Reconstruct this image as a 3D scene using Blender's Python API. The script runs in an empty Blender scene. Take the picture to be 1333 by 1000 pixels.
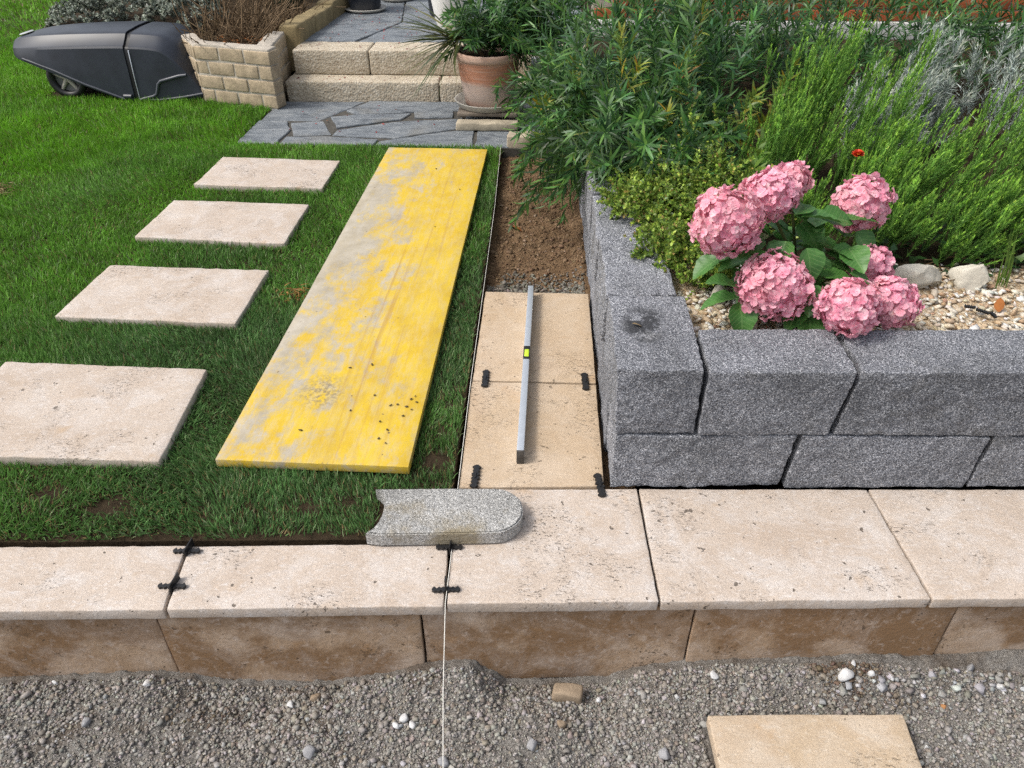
import bpy, bmesh, math, random
import numpy as np
from mathutils import Vector, Matrix

S = bpy.context.scene
R = math.radians
random.seed(7)
RNG = np.random.default_rng(11)

# ------------------------------------------------------------------ camera, sky, sun, exposure
cd = bpy.data.cameras.new('camera'); cam = bpy.data.objects.new('camera', cd)
S.collection.objects.link(cam)
cd.sensor_width = 36; cd.lens = 27.0; cd.clip_start = 0.05; cd.clip_end = 500
cam.location = (0, 0, 1.5); cam.rotation_euler = (R(90 - 36), 0, R(2.2))
S.camera = cam

SUN_AZ, SUN_EL = -106.0, 52.0           # azimuth measured from +Y towards +X: from the left, a little behind the camera
w = bpy.data.worlds.new('World'); S.world = w; w.use_nodes = True
wt = w.node_tree; bg = wt.nodes['Background']
sky = wt.nodes.new('ShaderNodeTexSky'); sky.sky_type = 'NISHITA'; sky.sun_disc = False
sky.sun_elevation = R(SUN_EL); sky.sun_rotation = R(SUN_AZ)
sky.air_density = 1.0; sky.dust_density = 4.0; sky.ozone_density = 1.0
hs = wt.nodes.new('ShaderNodeHueSaturation'); hs.inputs['Saturation'].default_value = 0.42
wt.links.new(sky.outputs[0], hs.inputs['Color']); wt.links.new(hs.outputs[0], bg.inputs['Color'])
bg.inputs['Strength'].default_value = 0.15
sd = bpy.data.lights.new('sun', 'SUN'); sun = bpy.data.objects.new('sun', sd); S.collection.objects.link(sun)
sd.energy = 1.5; sd.angle = R(12); sd.color = (1.0, 0.94, 0.85)
a_, e_ = R(SUN_AZ), R(SUN_EL)
sun_from = Vector((math.sin(a_) * math.cos(e_), math.cos(a_) * math.cos(e_), math.sin(e_)))
sun.rotation_euler = (-sun_from).to_track_quat('-Z', 'Y').to_euler()
sun.location = sun_from * 20
S.view_settings.view_transform = 'Standard'; S.view_settings.look = 'None'
S.view_settings.exposure = 0.55; S.view_settings.gamma = 1.0
S.view_settings.use_curve_mapping = False
S.render.engine = 'CYCLES'
try:
    S.cycles.max_bounces = 6; S.cycles.diffuse_bounces = 3; S.cycles.glossy_bounces = 2
    S.cycles.transmission_bounces = 3; S.cycles.transparent_max_bounces = 4
    S.cycles.use_denoising = False
    S.cycles.use_adaptive_sampling = True
except Exception:
    pass

# ------------------------------------------------------------------ small helpers
COL = S.collection

def lin(r, g, b):
    f = lambda c: (c / 255 / 12.92) if c / 255 <= 0.04045 else ((c / 255 + 0.055) / 1.055) ** 2.4
    return (f(r), f(g), f(b))

def tag(o, label=None, cat=None, group=None, kind=None):
    if label: o['label'] = label
    if cat: o['category'] = cat
    if group: o['group'] = group
    if kind: o['kind'] = kind
    return o

def empty(name, loc=(0, 0, 0)):
    o = bpy.data.objects.new(name, None); o.location = loc; o.empty_display_size = 0.05
    COL.objects.link(o); return o

def link(name, me, mat=None, parent=None, loc=None):
    o = bpy.data.objects.new(name, me); COL.objects.link(o)
    if mat and not me.materials: me.materials.append(mat)
    if parent:
        o.parent = parent
        o.matrix_parent_inverse = Matrix.Translation(-Vector(parent.location))
    if loc is not None: o.location = loc
    return o

def mesh_np(name, V, F, tint=None, smooth=False):
    """V (n,3), F list of int arrays (m,k)."""
    me = bpy.data.meshes.new(name)
    if not isinstance(F, (list, tuple)): F = [F]
    F = [np.asarray(f, dtype=np.int32) for f in F if len(f)]
    V = np.asarray(V, dtype=np.float32)
    me.vertices.add(len(V)); me.vertices.foreach_set('co', V.ravel())
    idx = np.concatenate([f.ravel() for f in F])
    tot = np.concatenate([np.full(len(f), f.shape[1], np.int32) for f in F])
    st = np.concatenate([[0], np.cumsum(tot)[:-1]]).astype(np.int32)
    me.loops.add(len(idx)); me.loops.foreach_set('vertex_index', idx)
    me.polygons.add(len(st)); me.polygons.foreach_set('loop_start', st)
    if smooth: me.polygons.foreach_set('use_smooth', np.ones(len(st), bool))
    me.update(calc_edges=True); me.validate()
    if tint is not None:
        a = me.attributes.new('tint', 'FLOAT_COLOR', 'POINT')
        c = np.ones((len(V), 4), np.float32); c[:, :3] = tint
        a.data.foreach_set('color', c.ravel())
    return me

def centred(me, z0=None):
    """shift the mesh so that its base centre is the origin; return that point"""
    n = len(me.vertices); co = np.empty(n * 3, np.float32); me.vertices.foreach_get('co', co); co = co.reshape(-1, 3)
    c = (co.min(0) + co.max(0)) / 2; c[2] = co[:, 2].min() if z0 is None else z0
    co -= c; me.vertices.foreach_set('co', co.ravel()); me.update()
    return tuple(float(x) for x in c)

def obj(name, me, mat, parent=None):
    c = centred(me)
    return link(name, me, mat, parent, c)

def bm_mesh(bm, name, smooth=False):
    me = bpy.data.meshes.new(name); bm.normal_update(); bm.to_mesh(me); bm.free()
    if smooth: me.polygons.foreach_set('use_smooth', np.ones(len(me.polygons), bool))
    return me

def hsh(i, j, k, s):
    i = i.astype(np.uint32); j = j.astype(np.uint32); k = k.astype(np.uint32)
    h = i * np.uint32(374761393) + j * np.uint32(668265263) + k * np.uint32(2147483647) + np.uint32((s * 974711) & 0xffffffff)
    h = (h ^ (h >> np.uint32(13))) * np.uint32(1274126177)
    h = (h ^ (h >> np.uint32(15))) * np.uint32(2246822519)
    return ((h ^ (h >> np.uint32(16))) & np.uint32(0xffff)).astype(np.float64) / 65535.0

def vn(P, s=0):
    """value noise in -1..1"""
    P = np.asarray(P, float) + 1000.0
    I = np.floor(P).astype(np.int64); f = P - I; f = f * f * (3 - 2 * f)
    r = 0
    for a in (0, 1):
        for b in (0, 1):
            for c in (0, 1):
                wgt = (f[:, 0] if a else 1 - f[:, 0]) * (f[:, 1] if b else 1 - f[:, 1]) * (f[:, 2] if c else 1 - f[:, 2])
                r = r + wgt * hsh(I[:, 0] + a, I[:, 1] + b, I[:, 2] + c, s)
    return r * 2 - 1

def fbm(P, s=0, o=3):
    r = 0; a = 1.0
    for k in range(o):
        r = r + a * vn(P * 2 ** k, s + k * 17); a *= 0.5
    return r

def vn3(P, s=0):
    return np.stack([vn(P, s), vn(P, s + 101), vn(P, s + 202)], 1)

def rough_block(top, bot, z0, z1, cell=0.03, r=0.004, amps=((0.001, 20),), seed=0, name='block', side_amp=None):
    """closed block between two quads [back-left, back-right, front-right, front-left], rounded, uneven"""
    top = np.array(top, float); bot = np.array(bot, float)
    LX = np.linalg.norm(top[1] - top[0]); LY = np.linalg.norm(top[0] - top[3]); LZ = z1 - z0
    def axis(L):
        n = max(1, int(round((L - 2 * r) / cell)))
        return np.concatenate([[0, r * 0.35], np.linspace(r, L - r, n + 1), [L - r * 0.35, L]])
    ax, ay, az = axis(LX), axis(LY), axis(LZ)
    V = []; ids = {}; F = []
    nx, ny, nz = len(ax), len(ay), len(az)
    def vid(i, j, k):
        t = (i, j, k)
        if t not in ids:
            ids[t] = len(V); V.append((ax[i], ay[j], az[k]))
        return ids[t]
    for i in range(nx - 1):
        for j in range(ny - 1):
            F.append((vid(i, j, nz - 1), vid(i + 1, j, nz - 1), vid(i + 1, j + 1, nz - 1), vid(i, j + 1, nz - 1)))
            F.append((vid(i, j, 0), vid(i, j + 1, 0), vid(i + 1, j + 1, 0), vid(i + 1, j, 0)))
        for k in range(nz - 1):
            F.append((vid(i, 0, k), vid(i + 1, 0, k), vid(i + 1, 0, k + 1), vid(i, 0, k + 1)))
            F.append((vid(i, ny - 1, k), vid(i, ny - 1, k + 1), vid(i + 1, ny - 1, k + 1), vid(i + 1, ny - 1, k)))
    for j in range(ny - 1):
        for k in range(nz - 1):
            F.append((vid(0, j, k), vid(0, j, k + 1), vid(0, j + 1, k + 1), vid(0, j + 1, k)))
            F.append((vid(nx - 1, j, k), vid(nx - 1, j + 1, k), vid(nx - 1, j + 1, k + 1), vid(nx - 1, j, k + 1)))
    V = np.array(V); L = np.array([LX, LY, LZ])
    q = np.clip(V, r, L - r); d = V - q; n = np.linalg.norm(d, axis=1, keepdims=True); n[n == 0] = 1
    N = d / n; V = q + N * r
    for amp, fr in amps:
        disp = vn3(V * fr + seed * 3.7, seed) * amp
        if side_amp is not None:
            disp = disp * np.where(np.abs(N[:, 2:3]) > 0.9, 1.0, side_amp)
        V = V + disp
    u = V[:, 0:1] / LX; v = V[:, 1:2] / LY; t = V[:, 2:3] / LZ
    def bil(Q): return (Q[3] * (1 - u) + Q[2] * u) * (1 - v) + (Q[0] * (1 - u) + Q[1] * u) * v
    xy = bil(bot) * (1 - t) + bil(top) * t
    P = np.concatenate([xy, z0 + V[:, 2:3]], 1)
    return mesh_np(name, P, np.array(F))

def box_q(x0, x1, y0, y1):
    return [(x0, y1), (x1, y1), (x1, y0), (x0, y0)]

def tube_np(pts, rad, sides=5):
    """pts (n,3), rad scalar or (n,), returns V,F(quads)"""
    pts = np.asarray(pts, float); n = len(pts); rad = np.broadcast_to(np.asarray(rad, float), (n,))
    T = np.gradient(pts, axis=0); T /= np.linalg.norm(T, axis=1, keepdims=True) + 1e-9
    up = np.where(np.abs(T[:, 2:3]) > 0.9, [[1.0, 0, 0]], [[0, 0, 1.0]])
    A = np.cross(T, up); A /= np.linalg.norm(A, axis=1, keepdims=True) + 1e-9; B = np.cross(T, A)
    an = np.arange(sides) / sides * 2 * np.pi
    V = pts[:, None] + rad[:, None, None] * (np.cos(an)[None, :, None] * A[:, None] + np.sin(an)[None, :, None] * B[:, None])
    i = np.arange(n - 1)[:, None]; j = np.arange(sides)[None]
    a = i * sides + j; b = i * sides + (j + 1) % sides
    F = np.stack([a, b, b + sides, a + sides], -1).reshape(-1, 4)
    return V.reshape(-1, 3), F

def merge(parts):
    Vs, Fs, o = [], [], 0
    for V, F in parts:
        Vs.append(V); Fs.append(np.asarray(F) + o); o += len(V)
    ks = {}
    for f in Fs: ks.setdefault(f.shape[1], []).append(f)
    return np.concatenate(Vs), [np.concatenate(f) for f in ks.values()]

def blades(P, D, N, L, W, bend, prof=((0, .5), (.45, 1.0), (1, 0))):
    """flat tapered blades: base P, direction D, face normal N, length L, half width W, sag against N"""
    P = np.asarray(P, float); D = D / (np.linalg.norm(D, axis=1, keepdims=True) + 1e-9)
    X = np.cross(D, N); X /= np.linalg.norm(X, axis=1, keepdims=True) + 1e-9
    N = np.cross(X, D)
    L = np.broadcast_to(L, (len(P),))[:, None]; W = np.broadcast_to(W, (len(P),))[:, None]; bend = np.broadcast_to(bend, (len(P),))[:, None]
    rows = []
    for t, wd in prof:
        c = P + D * L * t - N * L * bend * t * t
        if wd > 0: rows += [c - X * W * wd, c + X * W * wd]
        else: rows.append(c)
    m = len(rows); V = np.stack(rows, 1)
    Q, T = [], []
    k = len(prof)
    for r_ in range(k - 1):
        a = 2 * r_
        if prof[r_ + 1][1] > 0: Q.append((a, a + 1, a + 3, a + 2))
        else: T.append((a, a + 1, a + 2))
    base = (np.arange(len(P)) * m)[:, None, None]
    F = []
    if Q: F.append((np.array(Q)[None] + base).reshape(-1, 4))
    if T: F.append((np.array(T)[None] + base).reshape(-1, 3))
    return V.reshape(-1, 3), F, m

def in_poly(P, poly, grow=0.0):
    poly = np.array(poly, float); c = poly.mean(0)
    if grow: poly = c + (poly - c) * (1 + grow / np.maximum(np.linalg.norm(poly - c, axis=1, keepdims=True), 1e-6))
    x, y = P[:, 0], P[:, 1]; ins = np.zeros(len(P), bool); n = len(poly); j = n - 1
    for i in range(n):
        xi, yi = poly[i]; xj, yj = poly[j]
        ins ^= ((yi > y) != (yj > y)) & (x < (xj - xi) * (y - yi) / (yj - yi + 1e-12) + xi)
        j = i
    return ins

def prism(poly, z0, z1, name='prism', bevel=0.0):
    bm = bmesh.new()
    vs = [bm.verts.new((x, y, z0)) for x, y in poly]
    f = bm.faces.new(vs)
    if f.normal.z > 0: f.normal_flip()
    bm.normal_update()
    r = bmesh.ops.extrude_face_region(bm, geom=[f])
    for v in [g for g in r['geom'] if isinstance(g, bmesh.types.BMVert)]: v.co.z = z1
    bmesh.ops.recalc_face_normals(bm, faces=bm.faces)
    if bevel: bmesh.ops.bevel(bm, geom=list(bm.edges), offset=bevel, segments=2, affect='EDGES', profile=0.6)
    return bm_mesh(bm, name)

def lathe(prof, n=40, name='lathe'):
    V, F = [], []
    for r_, z in prof:
        for k in range(n):
            a = 2 * math.pi * k / n; V.append((r_ * math.cos(a), r_ * math.sin(a), z))
    for i in range(len(prof) - 1):
        for k in range(n):
            F.append((i * n + k, i * n + (k + 1) % n, (i + 1) * n + (k + 1) % n, (i + 1) * n + k))
    return mesh_np(name, np.array(V), np.array(F), smooth=True)

def ico(sub):
    bm = bmesh.new(); bmesh.ops.create_icosphere(bm, subdivisions=sub, radius=1)
    V = np.array([v.co[:] for v in bm.verts]); F = np.array([[v.index for v in f.verts] for f in bm.faces]); bm.free()
    return V, F

def stone_proto(sub, seed, cuts=7, flat=0.75, noise=0.0):
    rg = np.random.default_rng(seed); V, F = ico(sub)
    for _ in range(cuts):
        n = rg.normal(size=3); n /= np.linalg.norm(n); d = rg.uniform(0.45, 0.8) if cuts < 20 else rg.uniform(.5, .72)
        e = np.maximum(0, V @ n - d); V = V - e[:, None] * n
    V = V * np.array([1, rg.uniform(.65, .95), flat * rg.uniform(.75, 1.1)])
    if noise: V = V + vn3(V * 2.5 + seed, seed) * noise
    return V, F

def rand_rot(n, tilt=None, rg=RNG):
    """random rotation matrices; tilt limits the lean of the z axis"""
    a = rg.uniform(0, 2 * np.pi, n)
    Rz = np.zeros((n, 3, 3)); Rz[:, 0, 0] = np.cos(a); Rz[:, 0, 1] = -np.sin(a); Rz[:, 1, 0] = np.sin(a); Rz[:, 1, 1] = np.cos(a); Rz[:, 2, 2] = 1
    t = rg.normal(0, 0.35 if tilt is None else tilt, n)
    Rx = np.zeros((n, 3, 3)); Rx[:, 0, 0] = 1; Rx[:, 1, 1] = np.cos(t); Rx[:, 1, 2] = -np.sin(t); Rx[:, 2, 1] = np.sin(t); Rx[:, 2, 2] = np.cos(t)
    b = rg.uniform(0, 2 * np.pi, n)
    Rb = np.zeros((n, 3, 3)); Rb[:, 0, 0] = np.cos(b); Rb[:, 0, 1] = -np.sin(b); Rb[:, 1, 0] = np.sin(b); Rb[:, 1, 1] = np.cos(b); Rb[:, 2, 2] = 1
    return Rb @ Rx @ Rz

def scatter(protos, P, Rm, Sc, tint):
    Vs, Fs, Ts, o = [], [], [], 0
    pick = RNG.integers(0, len(protos), len(P))
    for k, (V, F) in enumerate(protos):
        m = pick == k
        if not m.any(): continue
        W_ = np.einsum('nij,nvj->nvi', Rm[m], V[None] * Sc[m][:, None]) + P[m][:, None]
        n = m.sum()
        Fs.append((F[None] + (np.arange(n) * len(V))[:, None, None]).reshape(-1, F.shape[1]) + o)
        Vs.append(W_.reshape(-1, 3)); Ts.append(np.repeat(tint[m], len(V), 0)); o += n * len(V)
    return np.concatenate(Vs), np.concatenate(Fs), np.concatenate(Ts)

# ------------------------------------------------------------------ materials
class M:
    def __init__(s, name, rough=0.8, spec=0.3):
        s.m = bpy.data.materials.new(name); s.m.use_nodes = True; s.t = s.m.node_tree
        s.b = s.t.nodes['Principled BSDF']; s.out = s.t.nodes['Material Output']
        s.b.inputs['Roughness'].default_value = rough; s.b.inputs['Specular IOR Level'].default_value = spec
        s._pos = {}
    def node(s, ty, **kw):
        n = s.t.nodes.new(ty)
        for k, v in kw.items(): setattr(n, k, v)
        return n
    def put(s, sock, v):
        if hasattr(v, 'is_linked') or isinstance(v, bpy.types.NodeSocket): s.t.links.new(v, sock)
        else:
            if isinstance(v, tuple) and len(v) == 3 and sock.type == 'RGBA': v = v + (1,)
            sock.default_value = v
    def pos(s, rnd=True, scale=(1, 1, 1), local=False):
        key = (rnd, scale, local)
        if key in s._pos: return s._pos[key]
        if local: p = s.node('ShaderNodeTexCoord').outputs['Object']
        else: p = s.node('ShaderNodeNewGeometry').outputs['Position']
        if rnd:
            oi = s.node('ShaderNodeObjectInfo'); mu = s.node('ShaderNodeMath', operation='MULTIPLY'); s.put(mu.inputs[0], oi.outputs['Random']); mu.inputs[1].default_value = 53.0
            ad = s.node('ShaderNodeVectorMath', operation='ADD'); s.put(ad.inputs[0], p); s.put(ad.inputs[1], mu.outputs[0]); p = ad.outputs[0]
        if scale != (1, 1, 1):
            ml = s.node('ShaderNodeVectorMath', operation='MULTIPLY'); s.put(ml.inputs[0], p); ml.inputs[1].default_value = scale; p = ml.outputs[0]
        s._pos[key] = p; return p
    def noise(s, vec, scale, detail=4, rough=0.55, dist=0.0):
        n = s.node('ShaderNodeTexNoise'); s.put(n.inputs['Vector'], vec)
        n.inputs['Scale'].default_value = scale; n.inputs['Detail'].default_value = detail
        n.inputs['Roughness'].default_value = rough; n.inputs['Distortion'].default_value = dist
        return n.outputs['Fac']
    def voro(s, vec, scale, out='Color', feat='F1'):
        n = s.node('ShaderNodeTexVoronoi', feature=feat); s.put(n.inputs['Vector'], vec); n.inputs['Scale'].default_value = scale
        return n.outputs[out]
    def ramp(s, f, stops, interp='LINEAR'):
        n = s.node('ShaderNodeValToRGB'); n.color_ramp.interpolation = interp; s.put(n.inputs[0], f)
        el = n.color_ramp.elements
        while len(el) < len(stops): el.new(0.5)
        for e, (p, c) in zip(el, stops):
            e.position = p; e.color = (c, c, c, 1) if isinstance(c, (int, float)) else tuple(c) + (1,)
        return n.outputs['Color']
    def mix(s, f, a, b, blend='MIX'):
        n = s.node('ShaderNodeMix', data_type='RGBA', blend_type=blend)
        s.put(n.inputs[0], f); s.put(n.inputs[6], a); s.put(n.inputs[7], b); return n.outputs[2]
    def math(s, op, a, b=0.0, clamp=False):
        n = s.node('ShaderNodeMath', operation=op, use_clamp=clamp); s.put(n.inputs[0], a); s.put(n.inputs[1], b); return n.outputs[0]
    def sep(s, v):
        n = s.node('ShaderNodeSeparateXYZ'); s.put(n.inputs[0], v); return n.outputs
    def attr(s, name='tint'):
        n = s.node('ShaderNodeAttribute', attribute_name=name); return n.outputs['Color']
    def color(s, c): s.put(s.b.inputs['Base Color'], c)
    def bump(s, h, strength=0.4, dist=0.004):
        n = s.node('ShaderNodeBump'); n.inputs['Strength'].default_value = strength; n.inputs['Distance'].default_value = dist
        s.put(n.inputs['Height'], h)
        prev = s.b.inputs['Normal']
        if prev.is_linked: s.t.links.new(prev.links[0].from_socket, n.inputs['Normal'])
        s.t.links.new(n.outputs[0], prev)
    def leafy(s, col, trans=0.3, rough=0.5, tcol=None):
        """leaf: principled front with light coming through"""
        s.color(col); s.b.inputs['Roughness'].default_value = rough
        tr = s.node('ShaderNodeBsdfTranslucent'); s.put(tr.inputs['Color'], tcol if tcol is not None else col)
        mx = s.node('ShaderNodeMixShader'); mx.inputs[0].default_value = trans
        s.t.links.new(s.b.outputs[0], mx.inputs[1]); s.t.links.new(tr.outputs[0], mx.inputs[2])
        s.t.links.new(mx.outputs[0], s.out.inputs['Surface'])

def travertine(name, light, mid, warm, pit=0.5, white=0.4, rough=0.75, stain=None, stain_amt=0.0, haze=(.66, .645, .64), grain=1.0):
    m = M(name, rough, 0.25); p = m.pos(True); ps = m.pos(True, (1, 2.6, 1))
    c = m.ramp(m.noise(p, 3.6, 9, 0.66, 0.7), [(0.34, warm), (0.5, mid), (0.66, light)])
    if stain is not None:
        c = m.mix(m.ramp(m.noise(p, 3.0, 7, 0.62), [(0.46, 0.0), (0.54, stain_amt)]), c, stain)
    # lime bloom in drifts, with a broken edge
    c = m.mix(m.ramp(m.noise(p, 7.0, 10, 0.74, 0.9), [(0.46, 0.0), (0.72, white)]), c, haze)
    c = m.mix(m.ramp(m.noise(ps, 30, 7, 0.72, 1.0), [(0.52, 0.0), (0.70, 0.55)]), c, tuple(x * 0.84 for x in warm))
    c = m.mix(m.ramp(m.noise(ps, 48, 6, 0.7, 0.6), [(0.54, 0.0), (0.70, 0.6 * white + .15)]), c, tuple(min(.75, x * 1.12) for x in haze))
    spots = m.ramp(m.noise(p, 8, 3), [(0.66, 0.0), (0.75, 0.55)])
    c = m.mix(spots, c, tuple(x * y for x, y in zip(warm, (1.0, .84, .6))))
    # open pores gathered in drifts
    pits = m.ramp(m.noise(m.pos(True, (1, 2.4, 1)), 80, 3, 0.6, 1.0), [(0.60, 0.0), (0.63, 1.0)])
    drift = m.ramp(m.noise(p, 5.0, 4), [(0.54, 0.0), (0.64, 1.0)])
    pm = m.math('MULTIPLY', m.math('MULTIPLY', pits, drift), pit)
    big = m.math('MULTIPLY', m.ramp(m.noise(p, 46, 2), [(0.715, 0.0), (0.74, 1.0)]), pit)
    pm = m.math('MAXIMUM', pm, big)
    c = m.mix(pm, c, tuple(x * 0.25 for x in warm))
    c = m.mix(m.ramp(m.noise(p, 330, 3, 0.7), [(0.36, 0.34 * grain), (0.56, 0.0)]), c, tuple(x * 0.45 for x in mid))
    m.color(c)
    m.bump(m.math('SUBTRACT', m.noise(p, 85, 7, 0.7), m.math('MULTIPLY', pm, 1.5)), 0.75, 0.003)
    return m.m

TRAV_PALE = travertine('travertine_pale', (.555, .475, .405), (.515, .432, .36), (.47, .38, .305), .95, .6, grain=1.3)
TRAV_LAWN = travertine('travertine_lawn', (.53, .455, .385), (.485, .405, .335), (.44, .355, .28), .8, .5)
TRAV_PATH = travertine('travertine_path', (.54, .435, .325), (.50, .39, .28), (.455, .335, .225), .7, .4, stain=(.44, .325, .205), stain_amt=.5, haze=(.58, .50, .41))
TRAV_LOOSE = travertine('travertine_loose', (.54, .45, .35), (.50, .40, .295), (.45, .34, .235), .6, .5, stain=(.45, .335, .21), stain_amt=.5, haze=(.60, .55, .48))
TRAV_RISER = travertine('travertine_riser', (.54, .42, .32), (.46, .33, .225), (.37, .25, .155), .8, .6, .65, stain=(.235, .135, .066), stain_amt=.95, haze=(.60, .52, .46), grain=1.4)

def granite(name, base, dark, light, lichen=0.0, scale=1.0):
    m = M(name, 0.85, 0.3); p = m.pos(True)
    v = m.voro(p, 430 * scale); s_ = m.sep(v)
    g = m.ramp(s_[0], [(0.05, tuple(x * .25 for x in base)), (0.3, tuple(x * .75 for x in base)), (0.65, base), (0.95, light)])
    c = m.mix(m.ramp(m.noise(p, 420 * scale, 3, 0.65), [(0.36, 0.62), (0.52, 0.0)]), g, dark)
    big = m.ramp(m.noise(p, 5, 5, 0.6), [(0.3, (.66, .66, .66)), (0.5, (.95, .95, .96)), (0.7, (1.15, 1.15, 1.17))])
    c = m.mix(1.0, c, big, 'MULTIPLY')
    oi = m.node('ShaderNodeObjectInfo'); c = m.mix(1.0, c, m.ramp(oi.outputs['Random'], [(0.0, (.82, .82, .83)), (1.0, (1.14, 1.14, 1.15))]), 'MULTIPLY')
    c = m.mix(m.ramp(m.noise(p, 3.2, 6, 0.7), [(0.56, 0.0), (0.68, 0.4)]), c, (.10, .09, .065))
    if not lichen:                                   # a dark oily stain on top of the corner block
        q_ = m.pos(False); sx = m.sep(q_); dx = m.math('MULTIPLY', m.math('SUBTRACT', sx[0], .295), 14.0); dy = m.math('MULTIPLY', m.math('SUBTRACT', sx[1], 1.81), 9.0)
        rr = m.math('ADD', m.math('MULTIPLY', dx, dx), m.math('MULTIPLY', dy, dy))
        c = m.mix(m.math('MULTIPLY', m.math('SUBTRACT', 1.0, rr, True), m.ramp(m.noise(q_, 22, 5, 0.7), [(0.42, 0.0), (0.56, 1.6)]), True), c, (.05, .052, .058))
    if lichen: c = m.mix(m.ramp(m.noise(p, 7, 6, 0.65), [(0.5, 0.0), (0.68, lichen)]), c, (.27, .22, .13))
    m.color(c)
    m.bump(m.noise(p, 120 * scale, 6, 0.7), 0.8, 0.005); m.bump(m.noise(p, 30 * scale, 6, 0.7), 0.75, 0.012)
    return m.m

GRANITE = granite('granite_grey', (.258, .270, .298), (.04, .042, .047), (.66, .67, .69))
GRANITE_OLD = granite('granite_weathered', (.45, .445, .42), (.16, .155, .14), (.64, .635, .61), 0.8)

def simple(name, col, rough=0.6, spec=0.3, var=0.15, sc=8, bump=0.0, bsc=80, metal=0.0):
    m = M(name, rough, spec); p = m.pos(True)
    c = m.mix(m.ramp(m.noise(p, sc, 5, 0.6), [(0.3, 1.0), (0.7, 0.0)]), col, tuple(x * (1 - var) for x in col))
    m.color(c); m.b.inputs['Metallic'].default_value = metal
    if bump: m.bump(m.noise(p, bsc, 5, 0.65), bump, 0.004)
    return m.m

def tinted(name, rough=0.85, spec=0.2, sc=160, bump=0.4, var=0.35):
    m = M(name, rough, spec); p = m.pos(False)
    m.color(m.mix(m.ramp(m.noise(p, sc, 4, 0.6), [(0.3, var), (0.7, 0.0)]), m.attr(), (.03, .027, .024)))
    m.bump(m.noise(p, sc * 1.7, 4, 0.7), bump, 0.002); return m.m

STONES = tinted('stone_tinted', var=.25)
def soil_mat():
    m = M('soil', 0.95, 0.1); p = m.pos(False)
    c = m.ramp(m.noise(p, 14, 8, 0.68), [(0.3, (.105, .064, .035)), (0.5, (.18, .115, .065)), (0.72, (.25, .168, .10))])
    m.color(m.mix(m.ramp(m.noise(p, 130, 3), [(0.62, 0.0), (0.72, 0.6)]), c, (.27, .19, .12)))
    m.bump(m.noise(p, 75, 8, 0.72), 0.9, 0.02); return m.m
SOIL = soil_mat()
def dark_soil():
    m = M('garden_earth', 0.95, 0.1); p = m.pos(False)
    m.color(m.ramp(m.noise(p, 22, 8, 0.68), [(0.3, (.025, .018, .011)), (0.6, (.06, .043, .026)), (0.8, (.10, .075, .045))]))
    m.bump(m.noise(p, 60, 8, 0.7), 0.9, 0.02); return m.m
EARTH = dark_soil()
def gravel_sheet():
    m = M('gravel_fines', 0.95, 0.12); p = m.pos(False)
    c = m.ramp(m.noise(p, 230, 6, 0.8), [(0.34, (.10, .09, .08)), (0.5, (.26, .243, .222)), (0.66, (.42, .40, .375))])
    c = m.mix(m.ramp(m.noise(p, 5.5, 5, 0.6), [(0.50, 0.0), (0.64, 0.7)]), c, (.135, .10, .072))
    m.color(c); m.bump(m.noise(p, 150, 6, 0.75), 1.0, 0.012); return m.m
GRAVEL = gravel_sheet()

def slate():
    m = M('slate', 0.62, 0.4); p = m.pos(True); ps = m.pos(True, (1.0, 2.2, 2.2))
    c = m.ramp(m.noise(ps, 6, 9, 0.72, 0.8), [(0.32, (.075, .088, .105)), (0.48, (.165, .185, .205)), (0.62, (.23, .248, .262)), (0.76, (.36, .375, .385))])
    c = m.mix(m.ramp(m.noise(p, 4, 4), [(0.55, 0.0), (0.72, 0.5)]), c, (.21, .20, .175))
    m.color(c); m.bump(m.noise(ps, 16, 9, 0.72), 1.0, 0.016); return m.m
SLATE = slate()

def aggregate():
    m = M('washed_concrete', 0.85, 0.25); p = m.pos(True)
    v = m.sep(m.voro(p, 75))
    c = m.ramp(v[0], [(0.0, (.25, .19, .13)), (0.35, (.42, .36, .27)), (0.7, (.52, .46, .36)), (1.0, (.62, .57, .48))])
    c = m.mix(m.ramp(m.voro(p, 75, 'Distance'), [(0.25, 0.0), (0.55, 0.75)]), c, (.46, .40, .31))
    c = m.mix(m.ramp(m.noise(p, 4, 4), [(0.5, 0.0), (0.75, 0.4)]), c, (.30, .25, .17))
    m.color(c); m.bump(m.voro(p, 75, 'Distance'), 0.7, 0.006); return m.m
AGGREGATE = aggregate()
BRICK_TAN = simple('tan_brick', (.50, .40, .275), .85, .2, .4, 16, .8, 60)
BRICK_RED = simple('terracotta_brick', (.40, .105, .042), .85, .2, .35, 9, .5, 60)
MORTAR = simple('mortar', (.50, .45, .38), .9, .15, .25, 25, .6, 140)
KERBSTONE = simple('sandstone_kerb', (.30, .235, .125), .9, .2, .4, 9, .7, 60)
WHITEWALL = simple('white_plaster', (.62, .62, .60), .85, .2, .15, 3, .2, 90)
GREYWALL = simple('grey_render', (.36, .37, .38), .85, .2, .12, 5, .2, 90)
ALU = simple('brushed_aluminium', (.55, .59, .64), .42, .5, .1, 30, .05, 120, .55)
BLACKP = simple('black_plastic', (.016, .016, .017), .45, .4, .2, 20)
CAPGREY = simple('worn_end_cap', (.10, .09, .08), .6, .3, .6, 60)
VIAL = simple('vial_lime', (.52, .72, .04), .2, .5, .1, 50)
COVER = simple('cover_plastic', (.030, .036, .050), .40, .45, .4, 9, .06, 300)
COVERTRIM = simple('cover_trim', (.05, .056, .07), .35, .5, .1, 10)
MOWERGREY = simple('mower_grey', (.19, .19, .18), .5, .4, .1, 10)
RIMGREY = simple('wheel_rim', (.44, .41, .35), .6, .3, .2, 10)
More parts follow.
